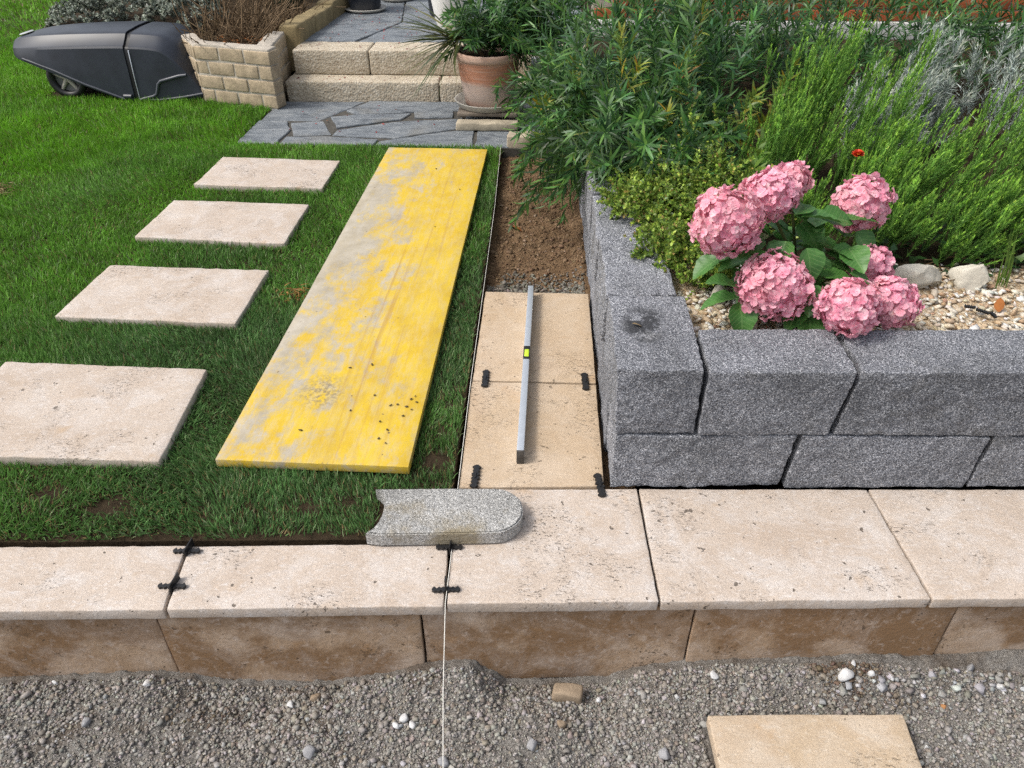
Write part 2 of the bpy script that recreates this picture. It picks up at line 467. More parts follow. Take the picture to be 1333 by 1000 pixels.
SILVER = simple('badge_silver', (.6, .6, .6), .3, .5, .05, 10, 0, 80, .6)
STRING = simple('white_string', (.72, .70, .64), .8, .2, .1, 200)
WOODGREY = simple('grey_wood', (.24, .20, .16), .8, .2, .4, 20, .3, 90)
DARKPOT = simple('dark_glazed_pot', (.016, .02, .03), .35, .5, .2, 6)
PALESAUCER = simple('pale_saucer', (.48, .46, .41), .7, .3, .15, 10)
WHITEPOT = simple('white_glaze', (.72, .72, .70), .4, .5, .05, 10)
DRYLEAF = simple('dry_leaf', (.34, .125, .035), .8, .2, .4, 30)
STRAW = simple('straw', (.36, .26, .13), .85, .2, .4, 30)
TWIG = simple('twig_bark', (.21, .145, .085), .85, .2, .5, 20)
STEM = simple('green_stem', (.10, .12, .035), .7, .3, .3, 20)
STEMBROWN = simple('woody_stem', (.13, .085, .045), .85, .2, .4, 20)

def terracotta():
    m = M('terracotta', 0.85, 0.2); p = m.pos(False, (1, 1, 1), True); z = m.sep(p)[2]
    band = m.math('ADD', z, m.math('MULTIPLY', m.noise(p, 5, 3), 0.07))
    c = m.ramp(m.math('MULTIPLY', band, 2.6), [(0.08, (.42, .24, .17)), (0.22, (.50, .40, .345)), (0.44, (.50, .38, .32)), (0.50, (.45, .21, .13)), (0.74, (.45, .22, .14)), (0.80, (.49, .35, .28)), (0.98, (.46, .28, .20))])
    c = m.mix(m.ramp(m.noise(m.pos(False, (2, 2, 30), True), 4, 4), [(0.5, 0.0), (0.7, 0.35)]), c, (.50, .43, .38))
    m.color(c); m.bump(m.noise(m.pos(False, (1, 1, 8), True), 12, 4), 0.25, 0.006); return m.m
TERRACOTTA = terracotta()

def plank_mat():
    m = M('yellow_formwork', 0.62, 0.3); p = m.pos(False, (1, 1, 1), True); s_ = m.sep(p); u, v = s_[0], s_[1]
    # worn to grey board on the left half, in the middle of its length
    mid = m.math('SUBTRACT', 1.0, m.math('POWER', m.math('ABSOLUTE', m.math('MULTIPLY', v, 0.86)), 2.0), True)
    left = m.math('MULTIPLY', m.math('SUBTRACT', 0.02, u), 0.42)
    g = m.math('MULTIPLY', left, m.math('ADD', mid, 0.25))
    na = m.noise(p, 4.4, 6, 0.65, 0.5); nb = m.noise(m.pos(False, (1, .45, 1), True), 15, 10, 0.78, 0.3)
    wn = m.math('ADD', m.math('ADD', m.math('MULTIPLY', na, .40), m.math('MULTIPLY', nb, .60)), g)
    worn = m.ramp(wn, [(0.50, 0.0), (0.60, 0.9)])
    thin = m.ramp(m.noise(m.pos(False, (1, .30, 1), True), 34, 10, 0.8), [(0.46, 0.0), (0.66, 0.75)])
    yel = m.ramp(m.noise(p, 6, 8, 0.7), [(0.3, (.50, .32, .022)), (0.55, (.60, .415, .024)), (0.75, (.61, .45, .06))])
    c = m.mix(thin, yel, (.54, .43, .20))
    grey = m.ramp(m.noise(p, 14, 8, 0.72), [(0.3, (.29, .265, .225)), (0.7, (.46, .43, .385))])
    c = m.mix(worn, c, grey)
    c = m.mix(m.ramp(m.noise(m.pos(False, (1, .25, 1), True), 11, 9, 0.75, 0.4), [(0.48, 0.0), (0.68, 0.32)]), c, (.33, .25, .11))
    c = m.mix(m.ramp(m.noise(p, 210, 4, 0.7), [(0.55, 0.0), (0.70, 0.4)]), c, (.24, .19, .10))
    gr = m.noise(m.pos(False, (46, .8, 1), True), 1.0, 4, 0.6, 0.3)
    band = m.math('SUBTRACT', 1.0, m.math('MULTIPLY', m.math('ABSOLUTE', m.math('SUBTRACT', u, 0.09)), 5.0), True)
    streak = m.math('MULTIPLY', m.ramp(gr, [(0.55, 0.0), (0.68, 0.65)]), band)
    c = m.mix(streak, c, (.36, .20, .065))
    scr = m.ramp(m.noise(m.pos(False, (70, 1.6, 1), True), 1.4, 5, 0.7, 0.8), [(0.62, 0.0), (0.70, 0.55)])
    c = m.mix(m.math('MULTIPLY', scr, m.ramp(m.noise(p, 2.7, 3), [(0.42, 0.0), (0.6, 1.0)])), c, (.50, .45, .34))
    sp = m.ramp(m.noise(p, 55, 2, 0.6), [(0.735, 0.0), (0.76, 0.85)])
    c = m.mix(sp, c, (.12, .085, .05))
    du = m.math('MULTIPLY', m.math('ADD', u, .055), 11.0); dv = m.math('MULTIPLY', m.math('ADD', v, .98), 9.0)
    rr = m.math('ADD', m.math('MULTIPLY', du, du), m.math('MULTIPLY', dv, dv))
    mud = m.math('MULTIPLY', m.ramp(m.noise(p, 80, 6, 0.75), [(0.46, 0.0), (0.58, 0.85)]), m.math('SUBTRACT', 1.0, rr, True))
    c = m.mix(mud, c, (.20, .16, .105))
    m.color(c); m.bump(m.noise(m.pos(False, (20, 1.5, 20), True), 3, 6, 0.6), 0.25, 0.003); return m.m
PLANK = plank_mat()

def leaf_mat(name, rough=0.45, trans=0.25, spec=0.35, sc=25):
    m = M(name, rough, spec)
    c = m.mix(m.ramp(m.noise(m.pos(False), sc, 3), [(0.35, 0.25), (0.65, 0.0)]), m.attr(), (.02, .03, .008))
    m.leafy(c, trans, rough); return m.m
GRASS = leaf_mat('grass_blades', .5, .3, .25, 8)
LEAF = leaf_mat('narrow_leaves', .4, .3, .4)
NEEDLE = leaf_mat('needle_foliage', .55, .38, .3)
FELT = leaf_mat('felted_foliage', .9, .12, .1)
def petal_mat():
    m = M('petals', .6, .25); p = m.pos(False)
    c = m.ramp(m.noise(p, 48, 4, 0.65), [(0.27, (.70, .18, .30)), (0.42, (.83, .34, .46)), (0.57, (.87, .49, .58)), (0.72, (.89, .74, .74))])
    c = m.mix(m.ramp(m.noise(p, 7, 2), [(0.42, 0.0), (0.64, 0.3)]), c, (.84, .46, .44))
    c = m.mix(m.ramp(m.noise(p, 85, 3), [(0.66, 0.0), (0.72, 0.7)]), c, (.62, .36, .22))
    m.leafy(c, .3, .6); return m.m
PETAL = petal_mat()
def hleaf_mat():
    m = M('hydrangea_leaf', .42, .4); p = m.pos(False, (1, 1, 1), True); s_ = m.sep(p)
    # veins run out from the midrib (local x along the leaf, y across)
    ay = m.math('ABSOLUTE', s_[1]); ph = m.math('SUBTRACT', s_[0], m.math('MULTIPLY', ay, 0.75))
    vein = m.math('SINE', m.math('MULTIPLY', ph, 430.0))
    vn_ = m.ramp(vein, [(0.88, 0.0), (0.98, 1.0)])
    midrib = m.ramp(ay, [(0.0, 1.0), (0.0022, 0.0)])
    vv = m.math('MAXIMUM', vn_, midrib)
    c = m.ramp(m.noise(m.pos(True), 14, 3), [(0.3, (.035, .115, .025)), (0.7, (.085, .22, .045))])
    c = m.mix(m.math('MULTIPLY', vv, .75), c, (.15, .27, .09))
    m.leafy(c, .2, .42); m.bump(vv, -0.5, 0.002); return m.m
HLEAF = hleaf_mat()

# ------------------------------------------------------------------ the setting: ground sheets
def grid_sheet(x0, x1, y0, y1, nx, ny, hf, name):
    xs = np.linspace(x0, x1, nx); ys = np.linspace(y0, y1, ny); X, Y = np.meshgrid(xs, ys)
    P = np.stack([X.ravel(), Y.ravel(), np.zeros(X.size)], 1); P[:, 2] = hf(P[:, 0], P[:, 1])
    i = np.arange(ny - 1)[:, None] * nx + np.arange(nx - 1)[None]
    F = np.stack([i, i + 1, i + nx + 1, i + nx], -1).reshape(-1, 4)
    return mesh_np(name, P, F, smooth=True)

def structure(name, me, mat): return tag(obj(name, me, mat), kind='structure')

structure('ground', prism([(-90, -60), (90, -60), (90, 160), (-90, 160)], -0.6, -0.42, 'ground'), EARTH)

def step_front(x): return 1.1710 + 0.0535 * x          # front line of the travertine step
MX = np.array([-2.5, -1.38, -0.95, -0.80, -0.69, -0.50, -0.265, -0.14, -0.06, 0.20, 0.27, 0.41, 0.70, 1.05, 1.30, 2.5])
MZ = np.array([-.29, -.29, -.255, -.30, -.315, -.31, -.245, -.255, -.33, -.325, -.28, -.25, -.245, -.235, -.235, -.24])
def hgravel(x, y):
    d = np.maximum(0, step_front(x) - y)
    foot = np.interp(x, MX, MZ)
    far = -0.292 + 0.012 * np.clip(x, -1, 1.2)
    k = np.exp(-(d / 0.085) ** 2)
    P = np.stack([x, y, x * 0], 1)
    return foot * k + far * (1 - k) + 0.013 * fbm(P * 6, 3, 3) + 0.005 * vn(P * 38, 9)
def hfine(x, y):
    P = np.stack([x, y, x * 0], 1); return hgravel(x, y) + .0045 * vn(P * 110, 19) + .003 * vn(P * 210, 23)
structure('gravel_yard', grid_sheet(-3.2, 3.2, -1.8, 0.72, 160, 70, lambda x, y: hgravel(x, y) - .002, 'gravel_yard'), GRAVEL)
structure('gravel_yard', grid_sheet(-1.75, 1.75, 0.70, 1.34, 640, 150, hfine, 'gravel_yard'), GRAVEL)
for sx in (-1, 1): structure('gravel_yard', grid_sheet(1.74 * sx, 3.2 * sx, 0.70, 1.34, 60, 40, lambda x, y: hgravel(x, y) - .002, 'gravel_yard'), GRAVEL)

# lawn: a body of earth with cut edges, grass on it
LAWN = [(-12, 0.80), (-0.226, 1.375), (-0.226, 4.375), (-1.77, 4.375), (-1.80, 16), (-12, 16)]
structure('lawn', prism(LAWN, -0.42, -0.004, 'lawn'), EARTH)
def htrench(x, y):
    P = np.stack([x, y, x * 0], 1)
    return -0.075 + 0.014 * fbm(P * 6, 5, 4) + 0.006 * vn(P * 38, 6) + 0.05 * np.exp(-((x - 0.2) / .05) ** 2) * 0.6 + 0.02 * np.clip((y - 2.7) / 1.6, 0, 1)
structure('dug_earth', grid_sheet(-0.232, 0.30, 1.56, 4.40, 70, 260, htrench, 'dug_earth'), SOIL)
# raised bed behind the granite wall
BED = [(0.37, 1.76), (0.6, 1.79), (1.6, 1.83), (7, 2.05), (7, 9), (0.30, 9), (0.30, 4.6), (0.37, 4.4)]
structure('raised_bed_earth', prism(BED, -0.42, 0.315, 'raised_bed_earth'), EARTH)
structure('left_bed_earth', prism([(-2.42, 5.42), (-2.2, 5.27), (-1.80, 5.16), (-1.80, 9), (-4.3, 9), (-3.7, 6.0), (-2.75, 5.95)], -0.42, 0.29, 'left_bed_earth'), EARTH)

# ------------------------------------------------------------------ travertine step at the front
step = tag(empty('travertine_step', (0, 1.3, 0)), 'long pale travertine step of laid slabs edging the lawn above the gravel', 'step')
TREADS = [[(-2.15, 1.262), (-1.508, 1.293), (-1.490, 1.090), (-2.15, 1.055)],
          [(-1.500, 1.294), (-0.890, 1.321), (-0.870, 1.122), (-1.482, 1.091)],
          [(-0.882, 1.322), (-0.216, 1.356), (-0.208, 1.159), (-0.861, 1.124)],
          [(-0.208, 1.556), (0.288, 1.576), (0.305, 1.192), (-0.201, 1.165)],
          [(0.295, 1.577), (0.931, 1.601), (0.958, 1.224), (0.311, 1.192)],
          [(0.938, 1.602), (1.56, 1.626), (1.59, 1.257), (0.965, 1.225)],
          [(1.567, 1.627), (2.20, 1.652), (2.23, 1.290), (1.597, 1.258)]]
for i, q in enumerate(TREADS):
    me = rough_block(q, q, -0.034, (0.0, 0.001, 0.0, .0015, 0.0, -.001, 0)[i], 0.022, 0.0035, ((0.0012, 14), (0.0011, 60)), 20 + i, 'tread_slab')
    obj('tread_slab', me, TRAV_PALE, step)
RX = [-2.20, -1.555, -0.908, -0.268, 0.402, 1.048, 1.70, 2.3]
for i in range(len(RX) - 1):
    x0, x1 = RX[i] + 0.0025, RX[i + 1] - 0.0025
    f0, f1 = step_front(x0) + 0.014 + (0.004 if i % 2 else 0), step_front(x1) + 0.014 + (0.004 if i % 2 else 0)
    q = [(x0, f0 + .03), (x1, f1 + .03), (x1, f1), (x0, f0)]
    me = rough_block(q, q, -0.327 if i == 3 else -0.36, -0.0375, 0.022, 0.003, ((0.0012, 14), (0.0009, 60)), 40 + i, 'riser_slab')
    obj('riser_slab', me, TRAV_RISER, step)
me = rough_block([(-2.1, 1.25), (-0.24, 1.33), (-0.24, 1.225), (-2.1, 1.12)], [(-2.1, 1.25), (-0.24, 1.33), (-0.24, 1.225), (-2.1, 1.12)], -.4, -.036, .1, .01, ((.004, 9),), 3)
obj('mortar_bed', me, MORTAR, step)
me = rough_block([(-0.2, 1.53), (2.1, 1.62), (2.1, 1.345), (-0.2, 1.235)], [(-0.2, 1.53), (2.1, 1.62), (2.1, 1.345), (-0.2, 1.235)], -.4, -.0365, .1, .01, ((.004, 9),), 4)
obj('mortar_bed', me, MORTAR, step)

# ------------------------------------------------------------------ narrow path of two slabs beside the wall
path = tag(empty('slab_path', (0, 2.1, -0.03)), 'two tan travertine slabs laid end to end along the granite wall', 'path')
for i, q in enumerate([[(-0.208, 2.683), (0.200, 2.680), (0.200, 2.076), (-0.212, 2.078)],
                       [(-0.213, 2.072), (0.199, 2.069), (0.199, 1.584), (-0.208, 1.563)]]):
    obj('path_slab', rough_block(q, q, -0.036, 0.002 - 0.001 * i, 0.025, 0.003, ((0.0012, 12), (0.0009, 60)), 60 + i), TRAV_PATH, path)

# stepping stones on the lawn
STEPPERS = [([(-1.747, 4.085), (-1.089, 4.050), (-1.095, 3.656), (-1.757, 3.681)], 'farthest small-looking travertine stepping stone on the lawn, nearest the slate patio'),
            ([(-1.780, 3.482), (-1.109, 3.452), (-1.108, 3.024), (-1.790, 3.067)], 'second travertine stepping stone on the lawn counting from the slate patio'),
            ([(-1.773, 2.796), (-1.103, 2.781), (-1.103, 2.360), (-1.790, 2.382)], 'third travertine stepping stone on the lawn counting from the slate patio'),
            ([(-1.800, 2.084), (-1.101, 2.066), (-1.071, 1.606), (-1.762, 1.610)], 'nearest travertine stepping stone on the lawn, cut off by the left picture edge')]
for i, (q, lab) in enumerate(STEPPERS):
    me = rough_block(q, q, -0.005, 0.030 + .002 * (i == 3), 0.024, 0.0045, ((0.002, 11), (0.0016, 48)), 70 + i)
    tag(obj('stepping_stone', me, TRAV_LAWN), lab, 'stepping stone', 'stepping stones across the lawn')

# loose slab lying on the gravel
q = [(0.430, 1.042), (0.900, 1.062), (0.885, 0.66), (0.447, 0.64)]
tag(obj('loose_slab', rough_block(q, q, -0.262, -0.226, 0.025, 0.004, ((0.001, 12), (0.0008, 60)), 81), TRAV_LOOSE),
    'loose tan travertine slab lying on the grey gravel', 'slab')

# ------------------------------------------------------------------ granite retaining wall
wall = tag(empty('granite_wall', (0.9, 1.7, 0)), 'low dry-laid grey granite block wall holding the flower bed', 'wall')
def yf(x): return 1.584 + 0.037 * (x - 0.2)
def front_block(x0t, x1t, x0b, x1b, z0, z1, depth, seed, out=0.0, y1=None):
    top = [(x0t, (y1 or yf(x0t) + depth)), (x1t, (y1 or yf(x1t) + depth)), (x1t, yf(x1t) - out), (x0t, yf(x0t) - out)]
    bot = [(x0b, (y1 or yf(x0b) + depth)), (x1b, (y1 or yf(x1b) + depth)), (x1b, yf(x1b) - out), (x0b, yf(x0b) - out)]
    obj('granite_block', rough_block(top, bot, z0, z1, 0.0095, 0.0025, ((0.0045, 5), (0.0022, 26), (0.0026, 75)), seed), GRANITE, wall)
front_block(.213, .700, .216, .684, .001, .183, .19, 100)
front_block(.716, 1.212, .700, 1.200, .001, .184, .19, 101, .003)
front_block(1.226, 1.80, 1.212, 1.79, .001, .182, .19, 102)
front_block(1.81, 2.5, 1.81, 2.5, .001, .184, .19, 103)
front_block(.205, .424, .208, .424, .190, .392, .4, 104, -.004, y1=1.974)
front_block(.436, .806, .434, .778, .190, .392, .20, 105, .003)
front_block(.819, 1.56, .793, 1.55, .190, .394, .20, 106, .006)
front_block(1.572, 2.3, 1.562, 2.3, .190, .392, .20, 107)
for i, (y0, y1, z1) in enumerate([(1.996, 2.386, .385), (2.401, 2.77, .372), (2.78, 3.25, .38), (3.26, 3.75, .37), (3.76, 4.3, .37)]):
    q = box_q(.203 - .005 * i, .408, y0, y1); qb = box_q(.203 - .005 * i, .408, y0 + .03, y1 - .012)
    obj('granite_block', rough_block(q, qb, .190, z1, .0105, .006, ((.004, 6), (.0024, 26), (0.0026, 75)), 110 + i), GRANITE, wall)
for i, (y0, y1) in enumerate([(1.78, 2.30), (2.31, 2.9), (2.91, 3.5), (3.51, 4.3)]):
    q = box_q(.214 - .004 * i, .41, y0, y1)
    obj('granite_block', rough_block(q, q, -.1, .183, .02, .007, ((.006, 9), (.004, 26)), 120 + i), GRANITE, wall)

# ------------------------------------------------------------------ slate patio, steps, terrace
patio = tag(empty('slate_patio', (-1, 4.8, 0)), 'crazy paving of blue-grey slate between lawn and steps', 'patio')
obj('bedding', prism([(-1.80, 4.372), (0.10, 4.372), (0.29, 4.5), (0.29, 5.30), (-1.80, 5.24)], -0.42, -0.004, 'bedding'), simple('joint_grit', (.105, .098, .085), .9, .15, .5, 30, .8, 120), patio)
FLAGS = [[(-1.76, 5.23), (-1.195, 5.245), (-1.395, 4.840), (-1.76, 4.822)], [(-1.77, 4.800), (-1.589, 4.791), (-1.533, 4.648), (-1.545, 4.391), (-1.775, 4.385)],
         [(-1.568, 4.782), (-1.372, 4.822), (-1.262, 4.565), (-1.479, 4.540)], [(-1.150, 5.245), (-0.545, 5.25), (-0.533, 5.078), (-1.177, 4.965), (-1.266, 5.03)],
         [(-1.335, 4.895), (-1.195, 4.945), (-0.843, 4.992), (-0.891, 4.868), (-1.256, 4.69)], [(-0.826, 5.024), (-0.580, 5.052), (-0.567, 4.925), (-0.805, 4.900)],
         [(-1.240, 4.652), (-0.877, 4.832), (-0.530, 4.890), (-0.494, 4.718), (-0.867, 4.512), (-1.245, 4.552)], [(-1.515, 4.512), (-1.258, 4.520), (-0.965, 4.474), (-0.979, 4.384), (-1.520, 4.378)],
         [(-0.945, 4.440), (-0.719, 4.570), (-0.412, 4.702), (-0.398, 4.384), (-0.954, 4.380)], [(-0.385, 4.705), (-0.155, 4.691), (-0.190, 4.383), (-0.378, 4.380)],
         [(-0.525, 5.24), (-0.134, 5.25), (-0.132, 4.715), (-0.385, 4.728), (-0.510, 4.90)], [(-0.120, 5.25), (0.26, 5.26), (0.27, 4.55), (-0.12, 4.45)]]
def flag(poly, z0, z1, seed, parent):
    rg = random.Random(seed); pts = []
    for (x0, y0), (x1, y1) in zip(poly, poly[1:] + poly[:1]):        # uneven split edges
        n = max(2, int(math.hypot(x1 - x0, y1 - y0) / 0.06))
        for k in range(n):
            t = k / n; j = 0.007 if k else 0.003
            pts.append((x0 + (x1 - x0) * t + rg.uniform(-j, j), y0 + (y1 - y0) * t + rg.uniform(-j, j)))
    c = np.mean(pts, 0); pts = [(c[0] + (x - c[0]) * 1.012, c[1] + (y - c[1]) * 1.012) for x, y in pts]
    me = prism(pts, z0, z1 + rg.uniform(-.004, .004), 'flagstone')
    o = obj('flagstone', me, SLATE, parent); o.rotation_euler = (rg.uniform(-.006, .006), rg.uniform(-.006, .006), 0)
    bv = o.modifiers.new('bevel', 'BEVEL'); bv.width = .004; bv.segments = 1; bv.limit_method = 'ANGLE'
for i, f in enumerate(FLAGS): flag(f, -0.03, 0.004, i, patio)

steps = tag(empty('garden_steps', (-1.1, 5.5, 0)), 'two beige washed-concrete steps up to the slate terrace', 'steps')
for i, (x0, x1, y0, y1, z0, z1) in enumerate([(-1.716, -.690, 5.262, 5.56, -.05, .126), (-.684, .30, 5.266, 5.56, -.05, .125),
                                              (-1.690, -1.178, 5.432, 5.69, .127, .284), (-1.171, -.43, 5.434, 5.69, .127, .285), (-.424, .30, 5.434, 5.69, .127, .284)]):
    q = box_q(x0, x1, y0, y1)
    obj('step_block', rough_block(q, q, z0, z1, .04, .012, ((.002, 10), (.0015, 45)), 130 + i), AGGREGATE, steps)
terrace = tag(empty('slate_terrace', (-1.1, 6.5, 0)), 'upper terrace paved with long blue-grey slate flags above the steps', 'terrace')
obj('terrace_base', prism([(-1.72, 5.66), (0.9, 5.66), (0.9, 10.5), (-1.60, 10.5)], -0.42, 0.274, 'terrace_base'), simple('terrace_grit', (.105, .098, .085), .9, .15, .5, 30, .8, 120), terrace)
TF = [[(-1.70, 5.70), (-1.32, 5.70), (-1.10, 6.36), (-1.68, 6.22)], [(-1.30, 5.70), (-.86, 5.70), (-.55, 6.45), (-1.08, 6.36)], [(-.84, 5.70), (.3, 5.70), (.3, 6.5), (-.53, 6.45)],
      [(-1.68, 6.25), (-1.1, 6.39), (-1.2, 7.2), (-1.66, 7.1)], [(-1.08, 6.39), (-.1, 6.48), (-.2, 7.3), (-1.18, 7.2)], [(-.08, 6.5), (.8, 6.5), (.8, 7.4), (-.18, 7.3)], [(-1.66, 7.13), (-.2, 7.33), (-.2, 8.3), (-1.62, 8.3)], [(-.18, 7.33), (.8, 7.43), (.8, 8.4), (-.18, 8.3)]]
for i, f in enumerate(TF): flag(f, 0.25, 0.286, 50 + i, terrace)

# kerb stones up the left side of the terrace
kerb = tag(empty('stone_kerb', (-1.72, 6.2, 0)), 'row of olive-tan sandstone kerb blocks climbing beside the terrace', 'kerb')
for i, (y0, y1) in enumerate([(5.60, 5.98), (5.99, 6.42), (6.43, 6.9), (6.91, 7.4), (7.41, 8.0)]):
    q = [(-1.79 + .03 * i, y1), (-1.655 + .03 * i, y1), (-1.685 + .03 * i, y0), (-1.82 + .03 * i, y0)]
    obj('kerb_block', rough_block(q, q, .10, .405 - .012 * (i % 2), .05, .018, ((.008, 7), (.003, 30)), 140 + i), KERBSTONE, kerb)

# ------------------------------------------------------------------ brick planter
planter = tag(empty('brick_planter', (-1.98, 5.2, 0)), 'low tan brick planter corner with pale mortar joints beside the steps', 'planter')
A, B, C, D = (-2.262, 5.205), (-1.722, 5.045), (-1.765, 5.60), (-2.47, 5.50)
def offset_wall(p, q, th):
    p, q = np.array(p), np.array(q); d = (q - p) / np.linalg.norm(q - p); n = np.array([-d[1], d[0]])
    return p, q, d, n, np.linalg.norm(q - p)
def brick_wall(p, q, seed, rows=4, th=.105, zt=.36, lo=.006, hi=.006):
    p, q, d, n, L = offset_wall(p, q, th)
    m0 = max(0, lo - .012); m1 = .006 if hi < 0 else 0
    quad = [tuple(p + d * m0 + n * th), tuple(q - d * m1 + n * th), tuple(q - d * m1 + n * .006), tuple(p + d * m0 + n * .006)]
    obj('mortar', rough_block(quad, quad, -.08, zt + .008, .05, .008, ((.004, 14), (.002, 50)), seed), MORTAR, planter)
    rg = random.Random(seed); h = zt / rows
    for r_ in range(rows):
        s = 0.004 if r_ % 2 else -0.085
        while s < L - .03:
            Lb = rg.choice([.165, .175, .185, .09 if rg.random() < .25 else .17])
            a, b = max(s, lo), min(s + Lb, L - hi)
            if L - hi - b < .05: b = L - hi
            if b - a > .035:
                z0 = r_ * h + .006; z1 = (r_ + 1) * h - .007
                o_ = rg.uniform(-.003, .004)
                dp = th - .004 if b > L - .02 else .06
                qd = [tuple(p + d * a + n * dp), tuple(p + d * b + n * dp), tuple(p + d * b - n * o_), tuple(p + d * a - n * o_)]
                obj('brick', rough_block(qd, qd, z0, z1, .05, .005, ((.0022, 18),), seed * 31 + r_ * 9 + int(s * 50)), BRICK_TAN, planter)
            s = max(s + Lb, b) + .013
brick_wall(A, B, 3, hi=-.002); brick_wall(B, C, 5, lo=.118); brick_wall(D, A, 8, zt=.352)

# grey rendered block beside the steps and the low white wall with brick above, behind the shrubs
q = box_q(-.075, .24, 4.93, 5.24)
tag(obj('rendered_block', rough_block(q, q, -.01, .30, .06, .006, ((.002, 10),), 5), GREYWALL), 'plain light grey rendered block half hidden right of the terracotta pot', 'block')
bw = tag(empty('back_wall', (2.5, 5.9, 0.3)), 'low white plastered wall topped with terracotta bricks behind the shrubs', 'wall')
q = box_q(.32, 7, 5.75, 5.95)
obj('plinth', rough_block(q, q, .28, .42, .2, .01, ((.004, 5),), 6), WHITEWALL, bw)
rgb_ = random.Random(4)
brickmeshes = [rough_block(box_q(-.115, .115, -.05, .05), box_q(-.115, .115, -.05, .05), 0, .066, .06, .008, ((.003, 18),), 300 + k, 'red_brick') for k in range(4)]
q = box_q(.33, 7, 5.79, 5.93)
obj('mortar', rough_block(q, q, .42, 1.02, .3, .008, ((.003, 9),), 9), MORTAR, bw)
for r_ in range(8):
    for k in range(27):
        link('brick', brickmeshes[(k * 3 + r_) % 4], BRICK_RED, bw, (.46 + k * .242 + (.12 if r_ % 2 else 0), 5.826 + rgb_.uniform(-.003, .003), .425 + r_ * .074))

# ------------------------------------------------------------------ yellow formwork panel on the lawn
PQ = [(-0.856, 4.267), (-0.300, 4.215), (-0.354, 1.592), (-0.909, 1.617)]
me = rough_block(box_q(-.278, .278, -1.318, 1.318), box_q(-.278, .278, -1.318, 1.318), 0, .028, .05, .0018, ((.0009, 6), (.0005, 40)), 9, 'panel')
pl = link('formwork_panel', me, PLANK, None, (-0.605, 2.925, .010)); pl.rotation_euler = (0, 0, R(-1.15))
tag(pl, 'long worn yellow formwork panel lying on the grass beside the path', 'panel')
# crumbs of mud stuck on it
crumb = stone_proto(1, 5, 6, .6)
rg = random.Random(12)
spots = [(-.392, 1.915), (-.380, 1.93), (-.372, 1.90), (-.40, 1.875), (-.383, 1.862), (-.45, 1.88), (-.43, 1.885), (-.405, 1.83), (-.47, 1.80), (-.44, 1.76), (-.435, 1.70), (-.46, 1.72), (-.57, 1.85), (-.55, 2.10), (-.62, 2.08), (-.51, 1.93), (-.70, 1.75), (-.40, 3.64), (-.47, 3.2), (-.55, 3.92)]
P = np.array([(x, y, .041) for x, y in spots]); n = len(P)
sc = np.array([[rg.uniform(.005, .011), rg.uniform(.004, .008), rg.uniform(.002, .0045)] for _ in spots])
V, F, T = scatter([crumb], P, rand_rot(n, .1), sc, np.tile([[.10, .075, .045]], (n, 1)))
tag(link('mud_crumbs', mesh_np('mud_crumbs', V, F, T), STONES), 'scattered dark mud crumbs on the near right corner of the yellow panel', 'mud', kind='stuff')

# ------------------------------------------------------------------ spirit level
lv = tag(empty('spirit_level', (-.034, 2.16, .003)), 'long aluminium spirit level lying along the tan slab path', 'spirit level')
yaw = R(-.75)
def lvl_part(name, x0, x1, y0, y1, z0, z1, mat, par, r=.0015):
    q = box_q(x0, x1, y0, y1)
    me = rough_block(q, q, z0, z1, .2, r, ((0, 1),), 1, name)
    o = bpy.data.objects.new(name, me); COL.objects.link(o); me.materials.append(mat); o.parent = par; return o
lvl_part('body', -.0105, .0105, -.488, .488, 0, .048, ALU, lv)
lvl_part('end_cap', -.0108, .0108, -.494, -.4885, -.0003, .0483, CAPGREY, lv)
lvl_part('end_cap', -.0108, .0108, .4885, .494, -.0003, .0483, CAPGREY, lv)
h = lvl_part('vial_housing', -.0112, .0112, -.022, .058, .040, .0488, BLACKP, lv)
vv = lvl_part('vial', -.0075, .0085, -.008, .036, .046, .0505, VIAL, lv, .003); vv.parent = h
lvl_part('grip_recess', -.0108, -.0102, -.30, -.22, .012, .036, BLACKP, lv, .0004)
lv.rotation_euler = (0, 0, yaw)

# ------------------------------------------------------------------ toothed plastic spacers in the joints
def spacer_bar_mesh(L, Wd, H, teeth):
    top, botm = [], []
    for k in range(teeth * 2 + 1):
        x = -L / 2 + L * k / (teeth * 2); w_ = Wd / 2 * (1.0 if k % 2 else .36)
        top.append((x, w_ + .0012 * math.sin(k * 1.9))); botm.append((x, -w_ + .0012 * math.sin(k * 2.3)))
    return prism(top + botm[::-1], 0, H, 'spacer_bar', .0004)
BAR_A = spacer_bar_mesh(.068, .016, .007, 6); BAR_B = spacer_bar_mesh(.092, .024, .008, 6)
FIN = prism([(-.0015, -.022), (.0015, -.022), (.0015, .022), (-.0015, .022)], -.012, .020, 'fin', .0004)
FIN_TALL = prism([(-.0018, -.004), (.0018, -.004), (.0018, .010), (-.0018, .010)], -.012, .042, 'fin', .0004)
for m_ in (BAR_A, BAR_B, FIN, FIN_TALL): m_.materials.append(BLACKP)
